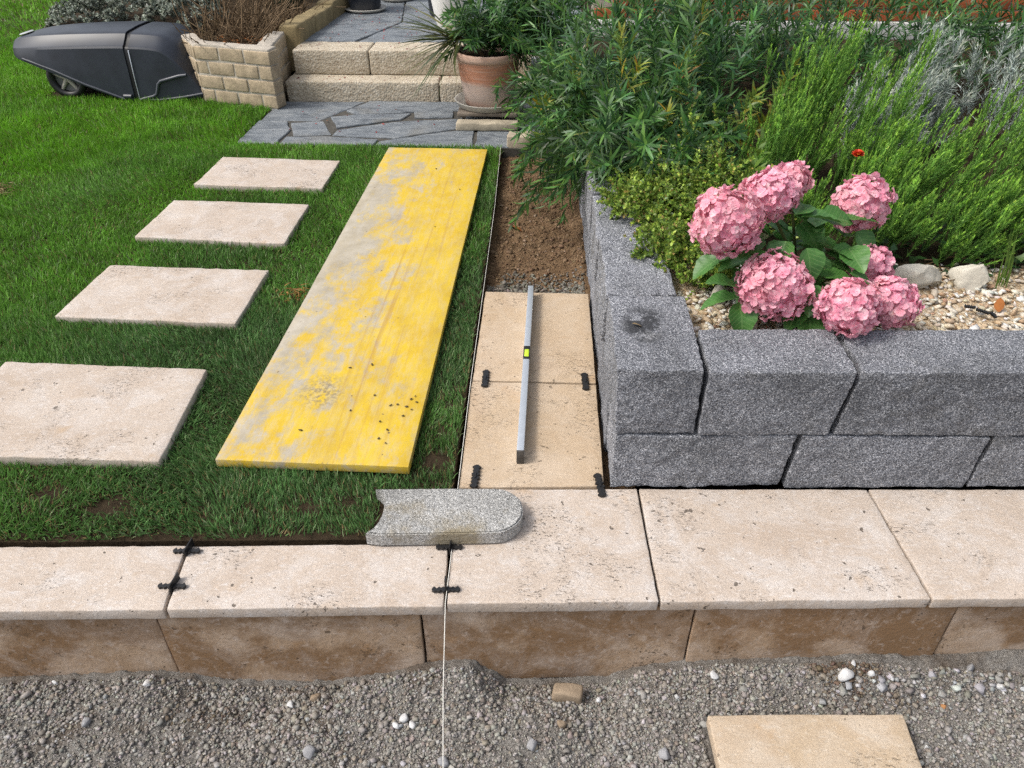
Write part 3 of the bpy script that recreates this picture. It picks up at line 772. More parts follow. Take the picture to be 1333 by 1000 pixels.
SP = [(-.879, 1.300, 3, BAR_A, FIN, 'toothed black plastic spacer at the back of the left joint in the step'),
      (-.872, 1.188, 2, BAR_A, FIN, 'toothed black plastic spacer at the front of the left joint in the step'),
      (-.212, 1.338, 2, BAR_A, FIN, 'toothed black plastic spacer in front of the round-ended granite stone'),
      (-.206, 1.203, 4, BAR_A, FIN_TALL, 'thin upright black plastic spacer where the string crosses the step'),
      (-.168, 2.082, 90, BAR_B, None, 'toothed black spacer on the left end of the joint between the path slabs'),
      (.164, 2.078, 92, BAR_B, None, 'toothed black spacer on the right end of the joint between the path slabs'),
      (-.165, 1.604, 88, BAR_B, None, 'toothed black spacer just behind the round-ended granite stone'),
      (.186, 1.582, 97, BAR_B, None, 'toothed black spacer at the foot of the granite wall corner')]
for x, y, rz, bar, fin, lab in SP:
    e = tag(empty('spacer', (x, y, .0025)), lab, 'spacer', 'plastic spacers in the slab joints')
    e.rotation_euler = (0, 0, R(rz))
    o = bpy.data.objects.new('toothed_bar', bar); COL.objects.link(o); o.parent = e
    f_ = bpy.data.objects.new('fin', fin or FIN); COL.objects.link(f_); f_.parent = e
    if fin is None: f_.rotation_euler = (0, 0, R(90)); f_.scale = (1, .5, .6)
    elif bar is BAR_A and fin is FIN: f_.location = (.004, .008, 0); f_.rotation_euler = (0, 0, R(-8))
# a broken one in the bed gravel
e = tag(empty('spacer', (1.305, 2.010, .340)), 'broken black plastic spacer lying in the beige bed gravel', 'spacer', 'plastic spacers in the slab joints')
e.rotation_euler = (.2, .1, R(-32))
for dx, sc_, rz in ((-.03, .45, 20), (.005, .55, 0), (.035, .35, -40)):
    o = bpy.data.objects.new('toothed_bar', BAR_A); COL.objects.link(o); o.parent = e; o.location = (dx, 0, .002); o.scale = (sc_, .8, .9); o.rotation_euler = (0, 0, R(rz))

# ------------------------------------------------------------------ string line
pts = [(-.232, 4.36, .012), (-.218, 3.5, .010), (-.2165, 2.7, .009), (-.2165, 2.1, .008), (-.211, 1.56, .006), (-.2045, 1.30, .006), (-.2035, 1.165, .004), (-.186, .95, -.019), (-.1712, .80, -.053), (-.156, .60, -.10), (-.14, .40, -.16), (-.13, .25, -.21)]
V, F = tube_np(np.array(pts), .0010, 6)
st = tag(empty('string_line', (-.2, 1.1, 0)), 'taut white string running down the lawn edge and over the step', 'string')
link('cord', mesh_np('cord', V, F, smooth=True), STRING, st, (0, 0, 0))
V, F = tube_np(np.array([(-.13, .24, -.40), (-.13, .245, -.19)]), .006, 8)
link('peg', mesh_np('peg', V, F), WOODGREY, st, (0, 0, 0))

# ------------------------------------------------------------------ round-ended granite edging stone
out = [(-.428, 1.503), (-.103, 1.517)]
for k in range(1, 14):
    t = k / 14 * math.pi; cx, cy = -.100, 1.438
    out.append((cx + .074 * math.sin(t), cy + .079 * math.cos(t) - .004 * k / 14))
out += [(-.09, 1.356), (-.385, 1.336), (-.424, 1.340)]
for k in range(1, 9):
    t = k / 9 * math.pi
    out.append((-.432 + .040 * math.sin(t), 1.342 + (1.500 - 1.342) * (.5 - .5 * math.cos(t)) ))
bm = bmesh.new(); bm.from_mesh(prism(out, .003, .048, 'edging'))
bmesh.ops.bevel(bm, geom=[e_ for e_ in bm.edges if abs(e_.verts[0].co.z - e_.verts[1].co.z) < .001], offset=.004, segments=2, affect='EDGES')
bmesh.ops.triangulate(bm, faces=[f for f in bm.faces if len(f.verts) > 4])
bmesh.ops.subdivide_edges(bm, edges=[e_ for e_ in bm.edges if e_.calc_length() > .03], cuts=2, use_grid_fill=False)
for v in bm.verts:
    d = vn3(np.array([v.co[:]]) * 40, 3)[0]; v.co += Vector(d) * .0012
me = bm_mesh(bm, 'edging')
tag(obj('edging_stone', me, GRANITE_OLD), 'weathered grey granite edging stone with one rounded and one hollowed end', 'edging stone')

# ------------------------------------------------------------------ terracotta pot on its dolly
px, py = -.335, 4.96
dl = tag(empty('plant_dolly', (px, py, .005)), 'low slatted wooden plant dolly on black castors under the terracotta pot', 'plant dolly')
for k in range(4):
    q = box_q(px - .185, px + .185, py - .19 + k * .1, py - .105 + k * .1)
    obj('slat', rough_block(q, q, .055, .075, .1, .003, ((.001, 20),), 160 + k), WOODGREY, dl)
for sx in (-1, 1):
    q = box_q(px + sx * .15 - .02, px + sx * .15 + .02, py - .18, py + .19)
    obj('bearer', rough_block(q, q, .045, .0548, .1, .002, ((.001, 20),), 170 + sx), WOODGREY, dl)
    for sy in (-1, 1):
        V, F = tube_np(np.array([(-.012, 0, 0), (-.011, 0, 0), (.011, 0, 0), (.012, 0, 0)]), [.004, .019, .019, .004], 16)
        link('castor', mesh_np('castor', V, F), BLACKP, dl, (px + sx * .15, py + sy * .15, .0255))
sc_me = lathe([(0, .0), (.185, 0), (.197, .006), (.213, .036), (.217, .040), (.209, .041), (.193, .012), (0, .010)], 48, 'saucer')
tag(link('pot_saucer', sc_me, PALESAUCER, None, (px, py, .0755)), 'wide pale saucer under the terracotta pot', 'saucer')
pot = tag(empty('terracotta_pot', (px, py, .087)), 'large banded terracotta pot standing beside the steps', 'pot')
body = lathe([(0, 0), (.138, 0), (.147, .006), (.165, .09), (.180, .18), (.189, .262), (.191, .268), (.1995, .272), (.203, .285), (.203, .305), (.198, .314), (.188, .314), (.183, .30), (.176, .26), (.0, .26)], 56, 'pot_body')
o = bpy.data.objects.new('pot_body', body); body.materials.append(TERRACOTTA); COL.objects.link(o); o.parent = pot
so = grid_sheet(-.12, .12, -.12, .12, 6, 6, lambda x, y: .268 + 0 * x, 'potting_soil'); so.materials.append(EARTH)
so = bpy.data.objects.new('potting_soil', lathe([(0, .275), (.1, .272), (.178, .266)], 24, 'potting_soil')); so.data.materials.append(EARTH); COL.objects.link(so); so.parent = pot

q = box_q(-.515, -.145, 4.655, 4.735)
tag(obj('split_stone', rough_block(q, q, .006, .052, .03, .008, ((.005, 14), (.003, 40)), 91), simple('pale_split_stone', (.46, .40, .30), .85, .2, .4, 14, .6, 70)), 'long pale split stone lying in front of the plant dolly', 'stone')
q = [(-.19, 4.50), (-.055, 4.49), (-.06, 4.385), (-.20, 4.39)]
tag(obj('wall_stone', rough_block(q, q, -.06, .062, .03, .012, ((.006, 12), (.003, 40)), 92), simple('cream_stone', (.47, .40, .30), .85, .2, .35, 14, .6, 70)), 'squarish cream stone at the head of the dug strip', 'stone')

# pots on the terrace and the step
def pot_on_saucer(x, y, z, r, h, lab_pot, lab_s, mat):
    s = link('pot_saucer', lathe([(0, 0), (r * 1.15, 0), (r * 1.35, .02), (r * 1.32, .024), (r * 1.1, .008), (0, .008)], 36, 'saucer'), PALESAUCER, None, (x, y, z))
    tag(s, lab_s, 'saucer')
    p_ = link('flower_pot', lathe([(0, 0), (r * .9, 0), (r, .02), (r * 1.12, h * .9), (r * 1.2, h * .92), (r * 1.2, h), (r * 1.1, h), (r * 1.05, h * .8), (0, h * .8)], 36, 'pot'), mat, None, (x, y, z + .0085))
    tag(p_, lab_pot, 'pot')
pot_on_saucer(-1.455, 6.80, .288, .128, .3, 'dark blue-black pot on the terrace nearest the kerb', 'pale saucer under the dark pot nearest the kerb', DARKPOT)
pot_on_saucer(-1.27, 7.28, .288, .115, .3, 'dark pot set back on the terrace behind the front dark pot', 'pale saucer under the dark pot set back on the terrace', DARKPOT)
p_ = link('flower_pot', lathe([(0, 0), (.10, 0), (.115, .02), (.14, .4), (.15, .41), (.15, .44), (.135, .44), (0, .4)], 36, 'pot'), DARKPOT, None, (-.79, 6.6, .288))
tag(p_, 'tall dark pot on the terrace behind the white pot', 'pot')
p_ = link('flower_pot', lathe([(0, 0), (.045, 0), (.06, .01), (.10, .12), (.125, .25), (.14, .38), (.146, .40), (.138, .40), (0, .37)], 40, 'white_pot'), WHITEPOT, None, (-.655, 5.80, .288))
tag(p_, 'tall white tapered pot behind the terracotta pot at the top step', 'pot')

# ------------------------------------------------------------------ mower under its hood
mh = tag(empty('mower_hood', (-2.9, 5.5, 0)), 'dark slate-grey streamlined plastic hood sheltering a robot mower on the lawn', 'mower hood')
YC = 5.50
def loft(secs, name, cap_end=False):
    pr = []
    for x, d, zt, zs, zb in secs:
        half = [(-d, zb), (-d * 1.0, zb + (zs - zb) * .12), (-d * .965, zb + (zs - zb) * .5), (-d * .93, zs - .012), (-d * .905, zs), (-d * .86, zs + .006), (-d * .70, zs + (zt - zs) * .62), (-d * .64, zs + (zt - zs) * .86), (-d * .58, zt - .003), (-d * .50, zt), (0, zt + .004)]
        full = half + [(-y, z) for y, z in half[-2::-1]]
        pr.append([(x, YC + y, z) for y, z in full])
    n = len(pr[0]); V = np.array(pr).reshape(-1, 3)
    i = np.arange(len(pr) - 1)[:, None] * n + np.arange(n - 1)[None]
    F = [np.stack([i, i + n, i + n + 1, i + 1], -1).reshape(-1, 4)]
    me = mesh_np(name, V, F, smooth=True); return me
def smooth_secs(secs, k=4):
    a = np.array(secs); t = np.arange(len(a)); tt = np.linspace(0, len(a) - 1, (len(a) - 1) * k + 1)
    out_ = np.stack([np.interp(tt, t, a[:, c]) for c in range(a.shape[1])], 1)
    for _ in range(2):
        s_ = out_.copy(); s_[1:-1] = (out_[:-2] + 2 * out_[1:-1] + out_[2:]) / 4; out_ = s_
    return out_.tolist()
front = smooth_secs([(-3.60, .06, .300, .282, .262), (-3.575, .13, .33, .292, .25), (-3.51, .20, .36, .303, .240), (-3.37, .25, .385, .318, .205), (-3.17, .28, .40, .33, .135), (-2.97, .295, .408, .338, .062), (-2.80, .30, .412, .342, .004), (-2.735, .30, .412, .342, .0)])
rear = smooth_secs([(-2.700, .302, .408, .340, .0), (-2.60, .302, .405, .337, .0), (-2.50, .30, .395, .325, .0), (-2.43, .295, .35, .27, .004), (-2.36, .288, .25, .18, .012), (-2.28, .28, .10, .075, .03), (-2.262, .275, .06, .05, .036)])
for nm, sec in (('hood_shell', front), ('rear_shell', rear)):
    o = link(nm, loft(sec, nm), COVER, mh, (0, 0, 0)); sm = o.modifiers.new('solid', 'SOLIDIFY'); sm.thickness = .007; sm.offset = -1; es = o.modifiers.new('crease', 'EDGE_SPLIT'); es.split_angle = R(17)
band = smooth_secs([(-2.738, .292, .400, .332, .0), (-2.697, .292, .400, .332, .0)])
link('seam_band', loft(band, 'seam_band'), BLACKP, mh, (0, 0, 0))
def trim(pts, r, name='trim', mat=COVERTRIM):
    V, F = tube_np(np.array(pts), r, 8); return link(name, mesh_np(name, V, F, smooth=True), mat, mh, (0, 0, 0))
yy = YC - .300
trim([(-2.685, yy, .015), (-2.60, yy, .035), (-2.575, yy, .05), (-2.55, yy + .001, .115), (-2.53, yy + .002, .132), (-2.40, yy + .008, .165), (-2.35, yy + .012, .17)], .011)
trim([(-2.70, yy - .001, .012), (-2.55, yy, .012), (-2.40, yy + .006, .03), (-2.27, yy + .02, .05)], .009)
trim([(-3.46, YC - .225, .248), (-3.25, YC - .266, .185), (-3.05, YC - .292, .105), (-2.80, YC - .303, .016)], .008)
trim([(-2.699, YC - .304, .0), (-2.699, YC - .298, .17), (-2.699, YC - .285, .315), (-2.699, YC - .25, .347)], .003, 'seam_line', ALU)
trim([(-2.80, YC - .305, .035), (-2.745, YC - .309, .035)], .014, 'latch')
bd = lathe([(0, .004), (.8, .004), (1, 0)], 24, 'badge'); o = link('badge', bd, SILVER, mh, (-3.49, YC - .04, .372)); o.scale = (.045, .06, 1.2); o.rotation_euler = (0, R(-13), 0)
mw = tag(empty('robot_mower', (-3.1, 5.5, 0)), 'grey robot mower with a large spoked wheel parked under the dark hood', 'robot mower')
q = box_q(-3.38, -2.85, 5.33, 5.68)
obj('mower_body', rough_block([(-3.33, 5.66), (-2.88, 5.66), (-2.88, 5.35), (-3.33, 5.35)], q, .05, .235, .05, .03, ((.003, 5),), 14), MOWERGREY, mw)
for sy, yw in ((-1, 5.275), (1, 5.725)):
    wh = empty('wheel', (-3.20, yw, .128)); wh.parent = mw; wh.matrix_parent_inverse = Matrix.Translation(-Vector(mw.location))
    ty = lathe([(.088, -.028), (.110, -.03), (.125, -.022), (.128, -.008), (.128, .008), (.125, .022), (.110, .03), (.088, .028), (.088, -.028)], 40, 'tyre'); ty.materials.append(BLACKP)
    o = bpy.data.objects.new('tyre', ty); COL.objects.link(o); o.parent = wh; o.rotation_euler = (R(90), 0, 0)
    parts = [tube_np(np.array([(0, 0, -.012), (0, 0, .012)]), .03, 16)]
    for k in range(5):
        a = k * 2 * math.pi / 5 + .3
        parts.append(tube_np(np.array([(0, 0, 0), (math.cos(a) * .088, math.sin(a) * .088, 0)]), [.016, .011], 8))
    V, F = merge(parts); rm = mesh_np('rim', V, F); rm.materials.append(RIMGREY)
    o = bpy.data.objects.new('rim', rm); COL.objects.link(o); o.parent = wh; o.rotation_euler = (R(90), 0, 0)
    dk = lathe([(.0, .0), (.089, .0)], 32, 'wheel_disc'); dk.materials.append(MOWERGREY)
    o = bpy.data.objects.new('wheel_disc', dk); COL.objects.link(o); o.parent = wh; o.rotation_euler = (R(90), 0, 0); o.location = (0, .012 * (1 if sy < 0 else -1), 0)

# ------------------------------------------------------------------ gravel, stones, clods
def tints(n, pal, wts, jit=.12, rg=RNG):
    pal = np.array(pal); t = pal[rg.choice(len(pal), n, p=np.array(wts) / sum(wts))]
    return np.clip(t * (1 + rg.normal(0, jit, (n, 1))) * (1 + rg.normal(0, jit * .25, (n, 3))), .005, .95)
small = [stone_proto(1, 200 + k, 16, .8) for k in range(5)]
tiny = [stone_proto(0 + 1, 230 + k, 5, .8) for k in range(2)]
V0, F0 = ico(1)
oct_ = (np.array([(1, 0, 0), (-1, 0, 0), (0, 1, 0), (0, -1, 0), (0, 0, 1), (0, 0, -1.)]), np.array([(0, 2, 4), (2, 1, 4), (1, 3, 4), (3, 0, 4), (2, 0, 5), (1, 2, 5), (3, 1, 5), (0, 3, 5)]))
crud = []
for k in range(6):
    rg_ = np.random.default_rng(400 + k)
    c_ = rg_.uniform(-1, 1, (8, 3)) * .0 + np.array([(a, b, c) for a in (-1, 1) for b in (-1, 1) for c in (-1, 1)]) * .72 + rg_.normal(0, .22, (8, 3))
    crud.append((c_ * np.array([1, .85, .7]), np.array([(0, 1, 3), (0, 3, 2), (4, 6, 7), (4, 7, 5), (0, 4, 5), (0, 5, 1), (2, 3, 7), (2, 7, 6), (0, 2, 6), (0, 6, 4), (1, 5, 7), (1, 7, 3)])))
GP = [(.30, .282, .258), (.345, .328, .305), (.25, .23, .205), (.275, .24, .20), (.42, .415, .41)]
def gravel_pts(n, ymin=.72, ymax=1.19):
    P = np.stack([RNG.uniform(-1.55, 1.5, n), RNG.uniform(ymin, ymax, n), np.zeros(n)], 1)
    P = P[P[:, 1] < step_front(P[:, 0]) - .004]
    inq = in_poly(P, [(0.430, 1.042), (0.900, 1.062), (0.885, 0.66), (0.447, 0.64)], .01)
    return P[~inq]
P = gravel_pts(74000)
dens = fbm(P * np.array([3.2, 3.2, 1]), 77, 2); d_ = step_front(P[:, 0]) - P[:, 1]
foot_fine = np.exp(-(d_ / .07) ** 2)
P = P[(RNG.uniform(0, 1, len(P)) < np.clip(.9 + .45 * dens - .72 * foot_fine, .1, 1))]
n = len(P); s = np.clip(RNG.lognormal(math.log(.0024), .48, n), .0012, .0085)
P[:, 2] = hfine(P[:, 0], P[:, 1]) + s * .25
V, F, T = scatter(crud, P, rand_rot(n, .6), np.stack([s * 1.15, s, s * .9], 1), tints(n, GP, [4, 3, 2, 1.5, .4], .11))
Pf = gravel_pts(60000, 1.0, 1.2); df = step_front(Pf[:, 0]) - Pf[:, 1]; Pf = Pf[RNG.uniform(0, 1, len(Pf)) < np.exp(-(df / .085) ** 2) * (.6 + .4 * vn(Pf * 9, 71))]
nf = len(Pf); sf = np.clip(RNG.lognormal(math.log(.0022), .5, nf), .001, .0075); Pf[:, 2] = hfine(Pf[:, 0], Pf[:, 1]) + sf * .35
damp = np.clip(vn(Pf * np.array([5, 9, 1]), 72) * 2.2, 0, 1)[:, None]
Vf, Ff, Tf = scatter(crud, Pf, rand_rot(nf, .6), np.stack([sf * 1.1, sf, sf * .9], 1), tints(nf, GP, [4, 3, 2, 1.5, .4], .14) * (1 - damp) + tints(nf, [(.15, .11, .078)], [1], .2) * damp)
F = np.concatenate([F, Ff + len(V)]); V = np.concatenate([V, Vf]); T = np.concatenate([T, Tf])
tag(link('gravel_chips', mesh_np('gravel_chips', V, F, T), STONES), 'loose grey crushed gravel spread in front of the step', 'gravel', kind='stuff')
P = gravel_pts(800, .74, 1.12); P = np.concatenate([P, np.stack([RNG.normal(-.02, .24, 340), RNG.normal(.93, .055, 340), np.zeros(340)], 1)]); n = len(P); s = np.clip(RNG.lognormal(math.log(.0082), .36, n), .005, .018)
dens = fbm(P * np.array([2.5, 2.5, 1]), 91, 2); keep = RNG.uniform(0, 1, n) < np.clip(.6 + .9 * dens, .05, 1); P, s = P[keep], s[keep]; n = len(P)
P[:, 2] = hfine(P[:, 0], P[:, 1]) + s * .3
V, F, T = scatter(small, P, rand_rot(n, .4), np.stack([s * 1.15, s, s * .95], 1), tints(n, GP, [4, 3, 2, 2.4, .5], .12))
tag(link('gravel_stones', mesh_np('gravel_stones', V, F, T), STONES), 'coarser rounded grey stones strewn through the crushed gravel', 'gravel', kind='stuff')
# white chippings along the foot of the step, right of the centre
P = gravel_pts(2600, 1.09, 1.2); m_ = (P[:, 0] > .15) & (np.abs(step_front(P[:, 0]) - P[:, 1] - .075 - .02 * vn(P * 6, 5)) < .028) & (vn(P * 11, 8) > .12); P = P[m_][::2]
n = len(P); s = np.clip(RNG.lognormal(math.log(.0055), .4, n), .003, .012); P[:, 2] = hfine(P[:, 0], P[:, 1]) + s * .4
V, F, T = scatter(crud + small, P, rand_rot(n, .5), np.stack([s * 1.15, s, s * .9], 1), tints(n, [(.46, .465, .48), (.36, .36, .36), (.29, .275, .255)], [2, 2, 3], .12)) if False else scatter(crud, P, rand_rot(n, .5), np.stack([s * 1.15, s, s * .9], 1), tints(n, [(.46, .465, .48), (.36, .36, .36), (.29, .275, .255)], [2, 2, 3], .12))
tag(link('white_chippings', mesh_np('white_chippings', V, F, T), STONES), 'band of small white chippings along the foot of the step', 'gravel', kind='stuff')

WHITE, GREYS, TAN, ORANGE = (.60, .60, .60), (.33, .33, .33), (.33, .255, .18), (.42, .21, .09)
WST = simple('white_pebble', WHITE, .8, .2, .2, 30, .4, 150); GST = simple('grey_pebble', (.31, .31, .32), .85, .2, .3, 30, .5, 150)
TST = simple('tan_pebble', TAN, .85, .2, .3, 30, .5, 150); OST = simple('orange_pebble', ORANGE, .85, .2, .3, 30, .4, 150)
LOOSE = [(-1.211, 1.095, .011, WST, 'small white pebble nearest the left end of the gravel'), (-.962, 1.088, .0145, WST, 'white pebble on the gravel below the left step joint'),
         (-.605, 1.077, .015, WST, 'round white pebble beside a tan one left of the string'), (-.545, 1.098, .019, TST, 'tan-brown pebble left of the string near the step'),
         (-.518, .944, .024, GST, 'large smooth pale grey pebble left of the string'), (-.307, 1.043, .016, WST, 'white pointed pebble in the cluster left of the string'),
         (-.285, 1.026, .015, WST, 'right-hand white pebble of the cluster left of the string'), (-.325, 1.023, .014, WST, 'left-hand white pebble of the cluster left of the string'),
         (-1.087, .997, .018, GST, 'grey stone low at the far left of the gravel'), (.468, 1.165, .016, WST, 'white stone at the step foot left of the loose slab'),
         (.795, 1.163, .024, WST, 'largest white stone at the step foot above the loose slab'), (.823, 1.196, .012, WST, 'small white stone touching the step above the largest white one'),
         (.862, 1.170, .012, WST, 'small white stone right of the largest white one'), (.915, 1.170, .012, WST, 'white stone farther right above the loose slab corner'),
         (1.187, 1.165, .016, WST, 'white stone near the right picture edge at the step foot'), (1.125, 1.205, .017, GST, 'grey stone against the step near the right picture edge'),
         (1.026, 1.111, .011, OST, 'small orange pebble right of the loose slab'), (.082, 1.030, .018, TST, 'tan-yellow pebble in the middle of the gravel'),
         (.009, .974, .023, GST, 'grey stone at the bottom middle of the gravel'), (.320, .962, .024, GST, 'brownish grey stone left of the loose slab corner'),
         (.178, 1.118, .013, WST, 'white chip right of the flat tan block'), (-.20, .93, .02, GST, 'grey stone touching the string low in the gravel')]
for i, (x, y, r_, mt, lab) in enumerate(LOOSE):
    V, F = stone_proto(2, 500 + i, 15, .85, .03); z = float(hgravel(np.array([x]), np.array([y]))[0])
    o = link('pebble', mesh_np('pebble', V * r_, F), mt, None, (x, y, z + r_ * .42)); o.rotation_euler = (0, 0, i * 1.3)
    tag(o, lab, 'pebble', 'loose pebbles on the gravel')
q = [(.062, 1.145), (.142, 1.148), (.134, 1.105), (.058, 1.112)]
tag(obj('stone_chunk', rough_block(q, q, -.325, -.268, .02, .008, ((.006, 16), (.003, 45)), 95), TST), 'flat tan stone chunk lying against the dark riser', 'stone')

# soil crumbs in the dug strip
n = 5200; P = np.stack([RNG.uniform(-.215, .20, n), RNG.uniform(2.69, 4.38, n), np.zeros(n)], 1)
s = np.clip(RNG.lognormal(math.log(.0034), .5, n), .0015, .014); P[:, 2] = htrench(P[:, 0], P[:, 1]) + s * .2
V, F, T = scatter(crud, P, rand_rot(n, .6), np.stack([s * 1.1, s, s * .8], 1), tints(n, [(.165, .105, .06), (.215, .14, .082), (.13, .082, .047), (.29, .21, .145)], [4, 3, 2, .4], .12))
tag(link('soil_crumbs', mesh_np('soil_crumbs', V, F, T), STONES), 'brown soil crumbs in the freshly dug strip beside the wall', 'soil', kind='stuff')
n = 3000; P = np.stack([RNG.uniform(-.21, .19, n), 2.69 + np.abs(RNG.normal(0, .11, n)) + 0.0, np.zeros(n)], 1)
P = P[(P[:, 1] < 2.98) & (vn(P * 9, 3) > -.25 - (P[:, 1] < 2.75) * 1)]; n = len(P)
s = np.clip(RNG.lognormal(math.log(.0048), .35, n), .002, .011); P[:, 2] = htrench(P[:, 0], P[:, 1]) + s * .5
V, F, T = scatter(crud, P, rand_rot(n, .6), np.stack([s * 1.1, s, s * .8], 1), tints(n, [(.17, .16, .135), (.23, .215, .18), (.12, .105, .085)], [3, 3, 2], .15))
tag(link('bedding_grit', mesh_np('bedding_grit', V, F, T), STONES), 'grey bedding grit spilled behind the far path slab', 'grit', kind='stuff')

# beige pebbles in the bed, pale rocks
def pebble_sheet():
    m = M('pebble_fines', 0.9, 0.2); p = m.pos(False)
    m.color(m.ramp(m.sep(m.voro(p, 120))[0], [(0.0, (.30, .20, .11)), (0.4, (.45, .34, .22)), (1.0, (.58, .50, .38))])); m.bump(m.voro(p, 120, 'Distance'), 0.8, 0.006); return m.m
structure('pebble_bed', grid_sheet(.385, 2.3, 1.775, 2.33, 60, 24, lambda x, y: .320 + .004 * vn(np.stack([x, y, x * 0], 1) * 20, 4), 'pebble_bed'), pebble_sheet())
n = 3300; P = np.stack([RNG.uniform(.40, 2.1, n), RNG.uniform(1.78, 2.34, n), np.zeros(n)], 1)
P = P[P[:, 1] > yf(P[:, 0]) + .195]; P = P[~in_poly(P, [(.28, 2.12), (.50, 2.12), (.70, 2.6), (.28, 2.6)])]; n = len(P)
s = np.clip(RNG.lognormal(math.log(.0118), .36, n), .006, .024); P[:, 2] = .320 + RNG.uniform(0, .012, n)
V, F, T = scatter(small, P, rand_rot(n, .4), np.stack([s * 1.2, s, s * .65], 1), tints(n, [(.62, .53, .40), (.68, .63, .54), (.54, .41, .27), (.48, .32, .20), (.70, .68, .64)], [4, 4, 2, .7, 1.8], .1))
tag(link('bed_pebbles', mesh_np('bed_pebbles', V, F, T), STONES), 'beige and cream pebbles covering the front of the flower bed', 'gravel', kind='stuff')
PALEROCK = simple('pale_limestone', (.62, .58, .49), .85, .2, .28, 12, .7, 55)
for i, (x, y, sx, sy, sz, rz, lab) in enumerate([(1.195, 2.205, .085, .05, .06, .2, 'flat-topped pale limestone rock behind the hydrangea, left of its twin'), (1.355, 2.215, .062, .045, .058, -.3, 'upright pale limestone rock behind the pebbles under the ivy'),
                                       (.548, 2.075, .030, .028, .045, .5, 'small white rock below the left hydrangea flower'), (.598, 1.915, .052, .04, .045, 1.1, 'yellowish rock behind the wall below the hydrangea leaves'), (1.53, 2.10, .04, .035, .04, .9, 'pale rock at the right picture edge in the pebbles')]):
    V, F = stone_proto(4, 600 + i, 26, 1.0, .0)
    V = V + vn3(V * 3, 60 + i) * .05 + vn3(V * 11, 80 + i) * .03
    o = link('rock', mesh_np('rock', V * np.array([sx, sy, sz]) * 1.25, F), PALEROCK, None, (x, y - .012, .318 + sz * .62)); o.rotation_euler = (0, 0, rz)
    tag(o, lab, 'rock')

# ------------------------------------------------------------------ plants
def unit(v): return v / (np.linalg.norm(v, axis=-1, keepdims=True) + 1e-9)

def shoots(base, tip, arch, nleaf, t0, L, W, ang, pal, wts, jit=.15, bend=.25, prof=((0, .35), (.35, 1.0), (.7, .75), (1, 0)), tipfac=.6, stem_r=.002, segs=6, yellow_tips=0.0, rg=RNG):
    """leafy shoots as quadratic curves; returns (stemV, stemF), (leafV, leafF, tint)"""
    n = len(base); mid = (base + tip) / 2; mid[:, 2] += arch
    def curve(t): return base * (1 - t) ** 2 + 2 * mid * t * (1 - t) + tip * t ** 2
    def tang(t): return unit(2 * (1 - t) * (mid - base) + 2 * t * (tip - mid))
    sp = []
    ts = np.linspace(0, 1, segs)
    C = np.stack([curve(t) for t in ts], 1)
    for i in range(n): sp.append(tube_np(C[i], stem_r * (1.1 - .8 * ts), 3))
    SV, SF = merge(sp)
    T_ = rg.uniform(t0, 1.0, (n, nleaf)); T_.sort(axis=1)
    tt = T_.reshape(-1, 1); bi = np.repeat(np.arange(n), nleaf)
    b, m_, p_ = base[bi], mid[bi], tip[bi]
    P = b * (1 - tt) ** 2 + 2 * m_ * tt * (1 - tt) + p_ * tt ** 2
    Tg = unit(2 * (1 - tt) * (m_ - b) + 2 * tt * (p_ - m_))
    k = np.tile(np.arange(nleaf), n); ph = k * 2.39996 + np.repeat(rg.uniform(0, 6.28, n), nleaf)
    up = np.where(np.abs(Tg[:, 2:3]) > .92, [[1., 0, 0]], [[0, 0, 1.]])
    A_ = unit(np.cross(Tg, up)); B_ = np.cross(Tg, A_)
    rad = A_ * np.cos(ph)[:, None] + B_ * np.sin(ph)[:, None]
    a = np.clip(rg.normal(ang, .22, len(P)), .1, 1.6)[:, None] * (1 - .45 * tt ** 3)
    D_ = Tg * np.cos(a) + rad * np.sin(a)
    N_ = unit(Tg * np.sin(a) - rad * np.cos(a)) * 1.0 + rg.normal(0, .35, (len(P), 3))
    l = L * rg.uniform(.65, 1.15, len(P)) * (1 - (1 - tipfac) * tt[:, 0] ** 3); w_ = W * rg.uniform(.8, 1.2, len(P))
    V, F, mm = blades(P, D_, N_, l, w_, rg.uniform(.2, 1.4, len(P)) * bend, prof)
    shade = np.repeat(rg.normal(1, jit, n), nleaf)[:, None]
    tn = tints(len(P), pal, wts, jit * .7, rg) * np.clip(shade, .5, 1.6)
    if yellow_tips: tn = tn * (1 + yellow_tips * tt ** 4 * np.array([[1.0, .75, .1]]))
    return (SV, SF), (V, F, np.repeat(np.clip(tn, .004, .9), mm, 0))

def cat(parts):
    Vs, Ts, Fd, o = [], [], {}, 0
    for V, F, T in parts:
        Vs.append(V); Ts.append(T)
        for f in F: Fd.setdefault(f.shape[1], []).append(f + o)
        o += len(V)
    return np.concatenate(Vs), [np.concatenate(f) for f in Fd.values()], np.concatenate(Ts)

def plant(name, label, category, loc, stems, leaves, smat, lmat, group=None, fname='foliage', sname='stems'):
    e = tag(empty(name, loc), label, category, group)
    V, F = merge(stems); o = link(sname, mesh_np(sname, V, F), smat, e, (0, 0, 0)); o['kind'] = 'stuff'
    V, F, T = cat(leaves); o = link(fname, mesh_np(fname, V, F, T), lmat, e, (0, 0, 0)); o['kind'] = 'stuff'
    return e

U = RNG.uniform
def rnd(n, *rng): return np.stack([RNG.uniform(a, b, n) for a, b in rng], 1)

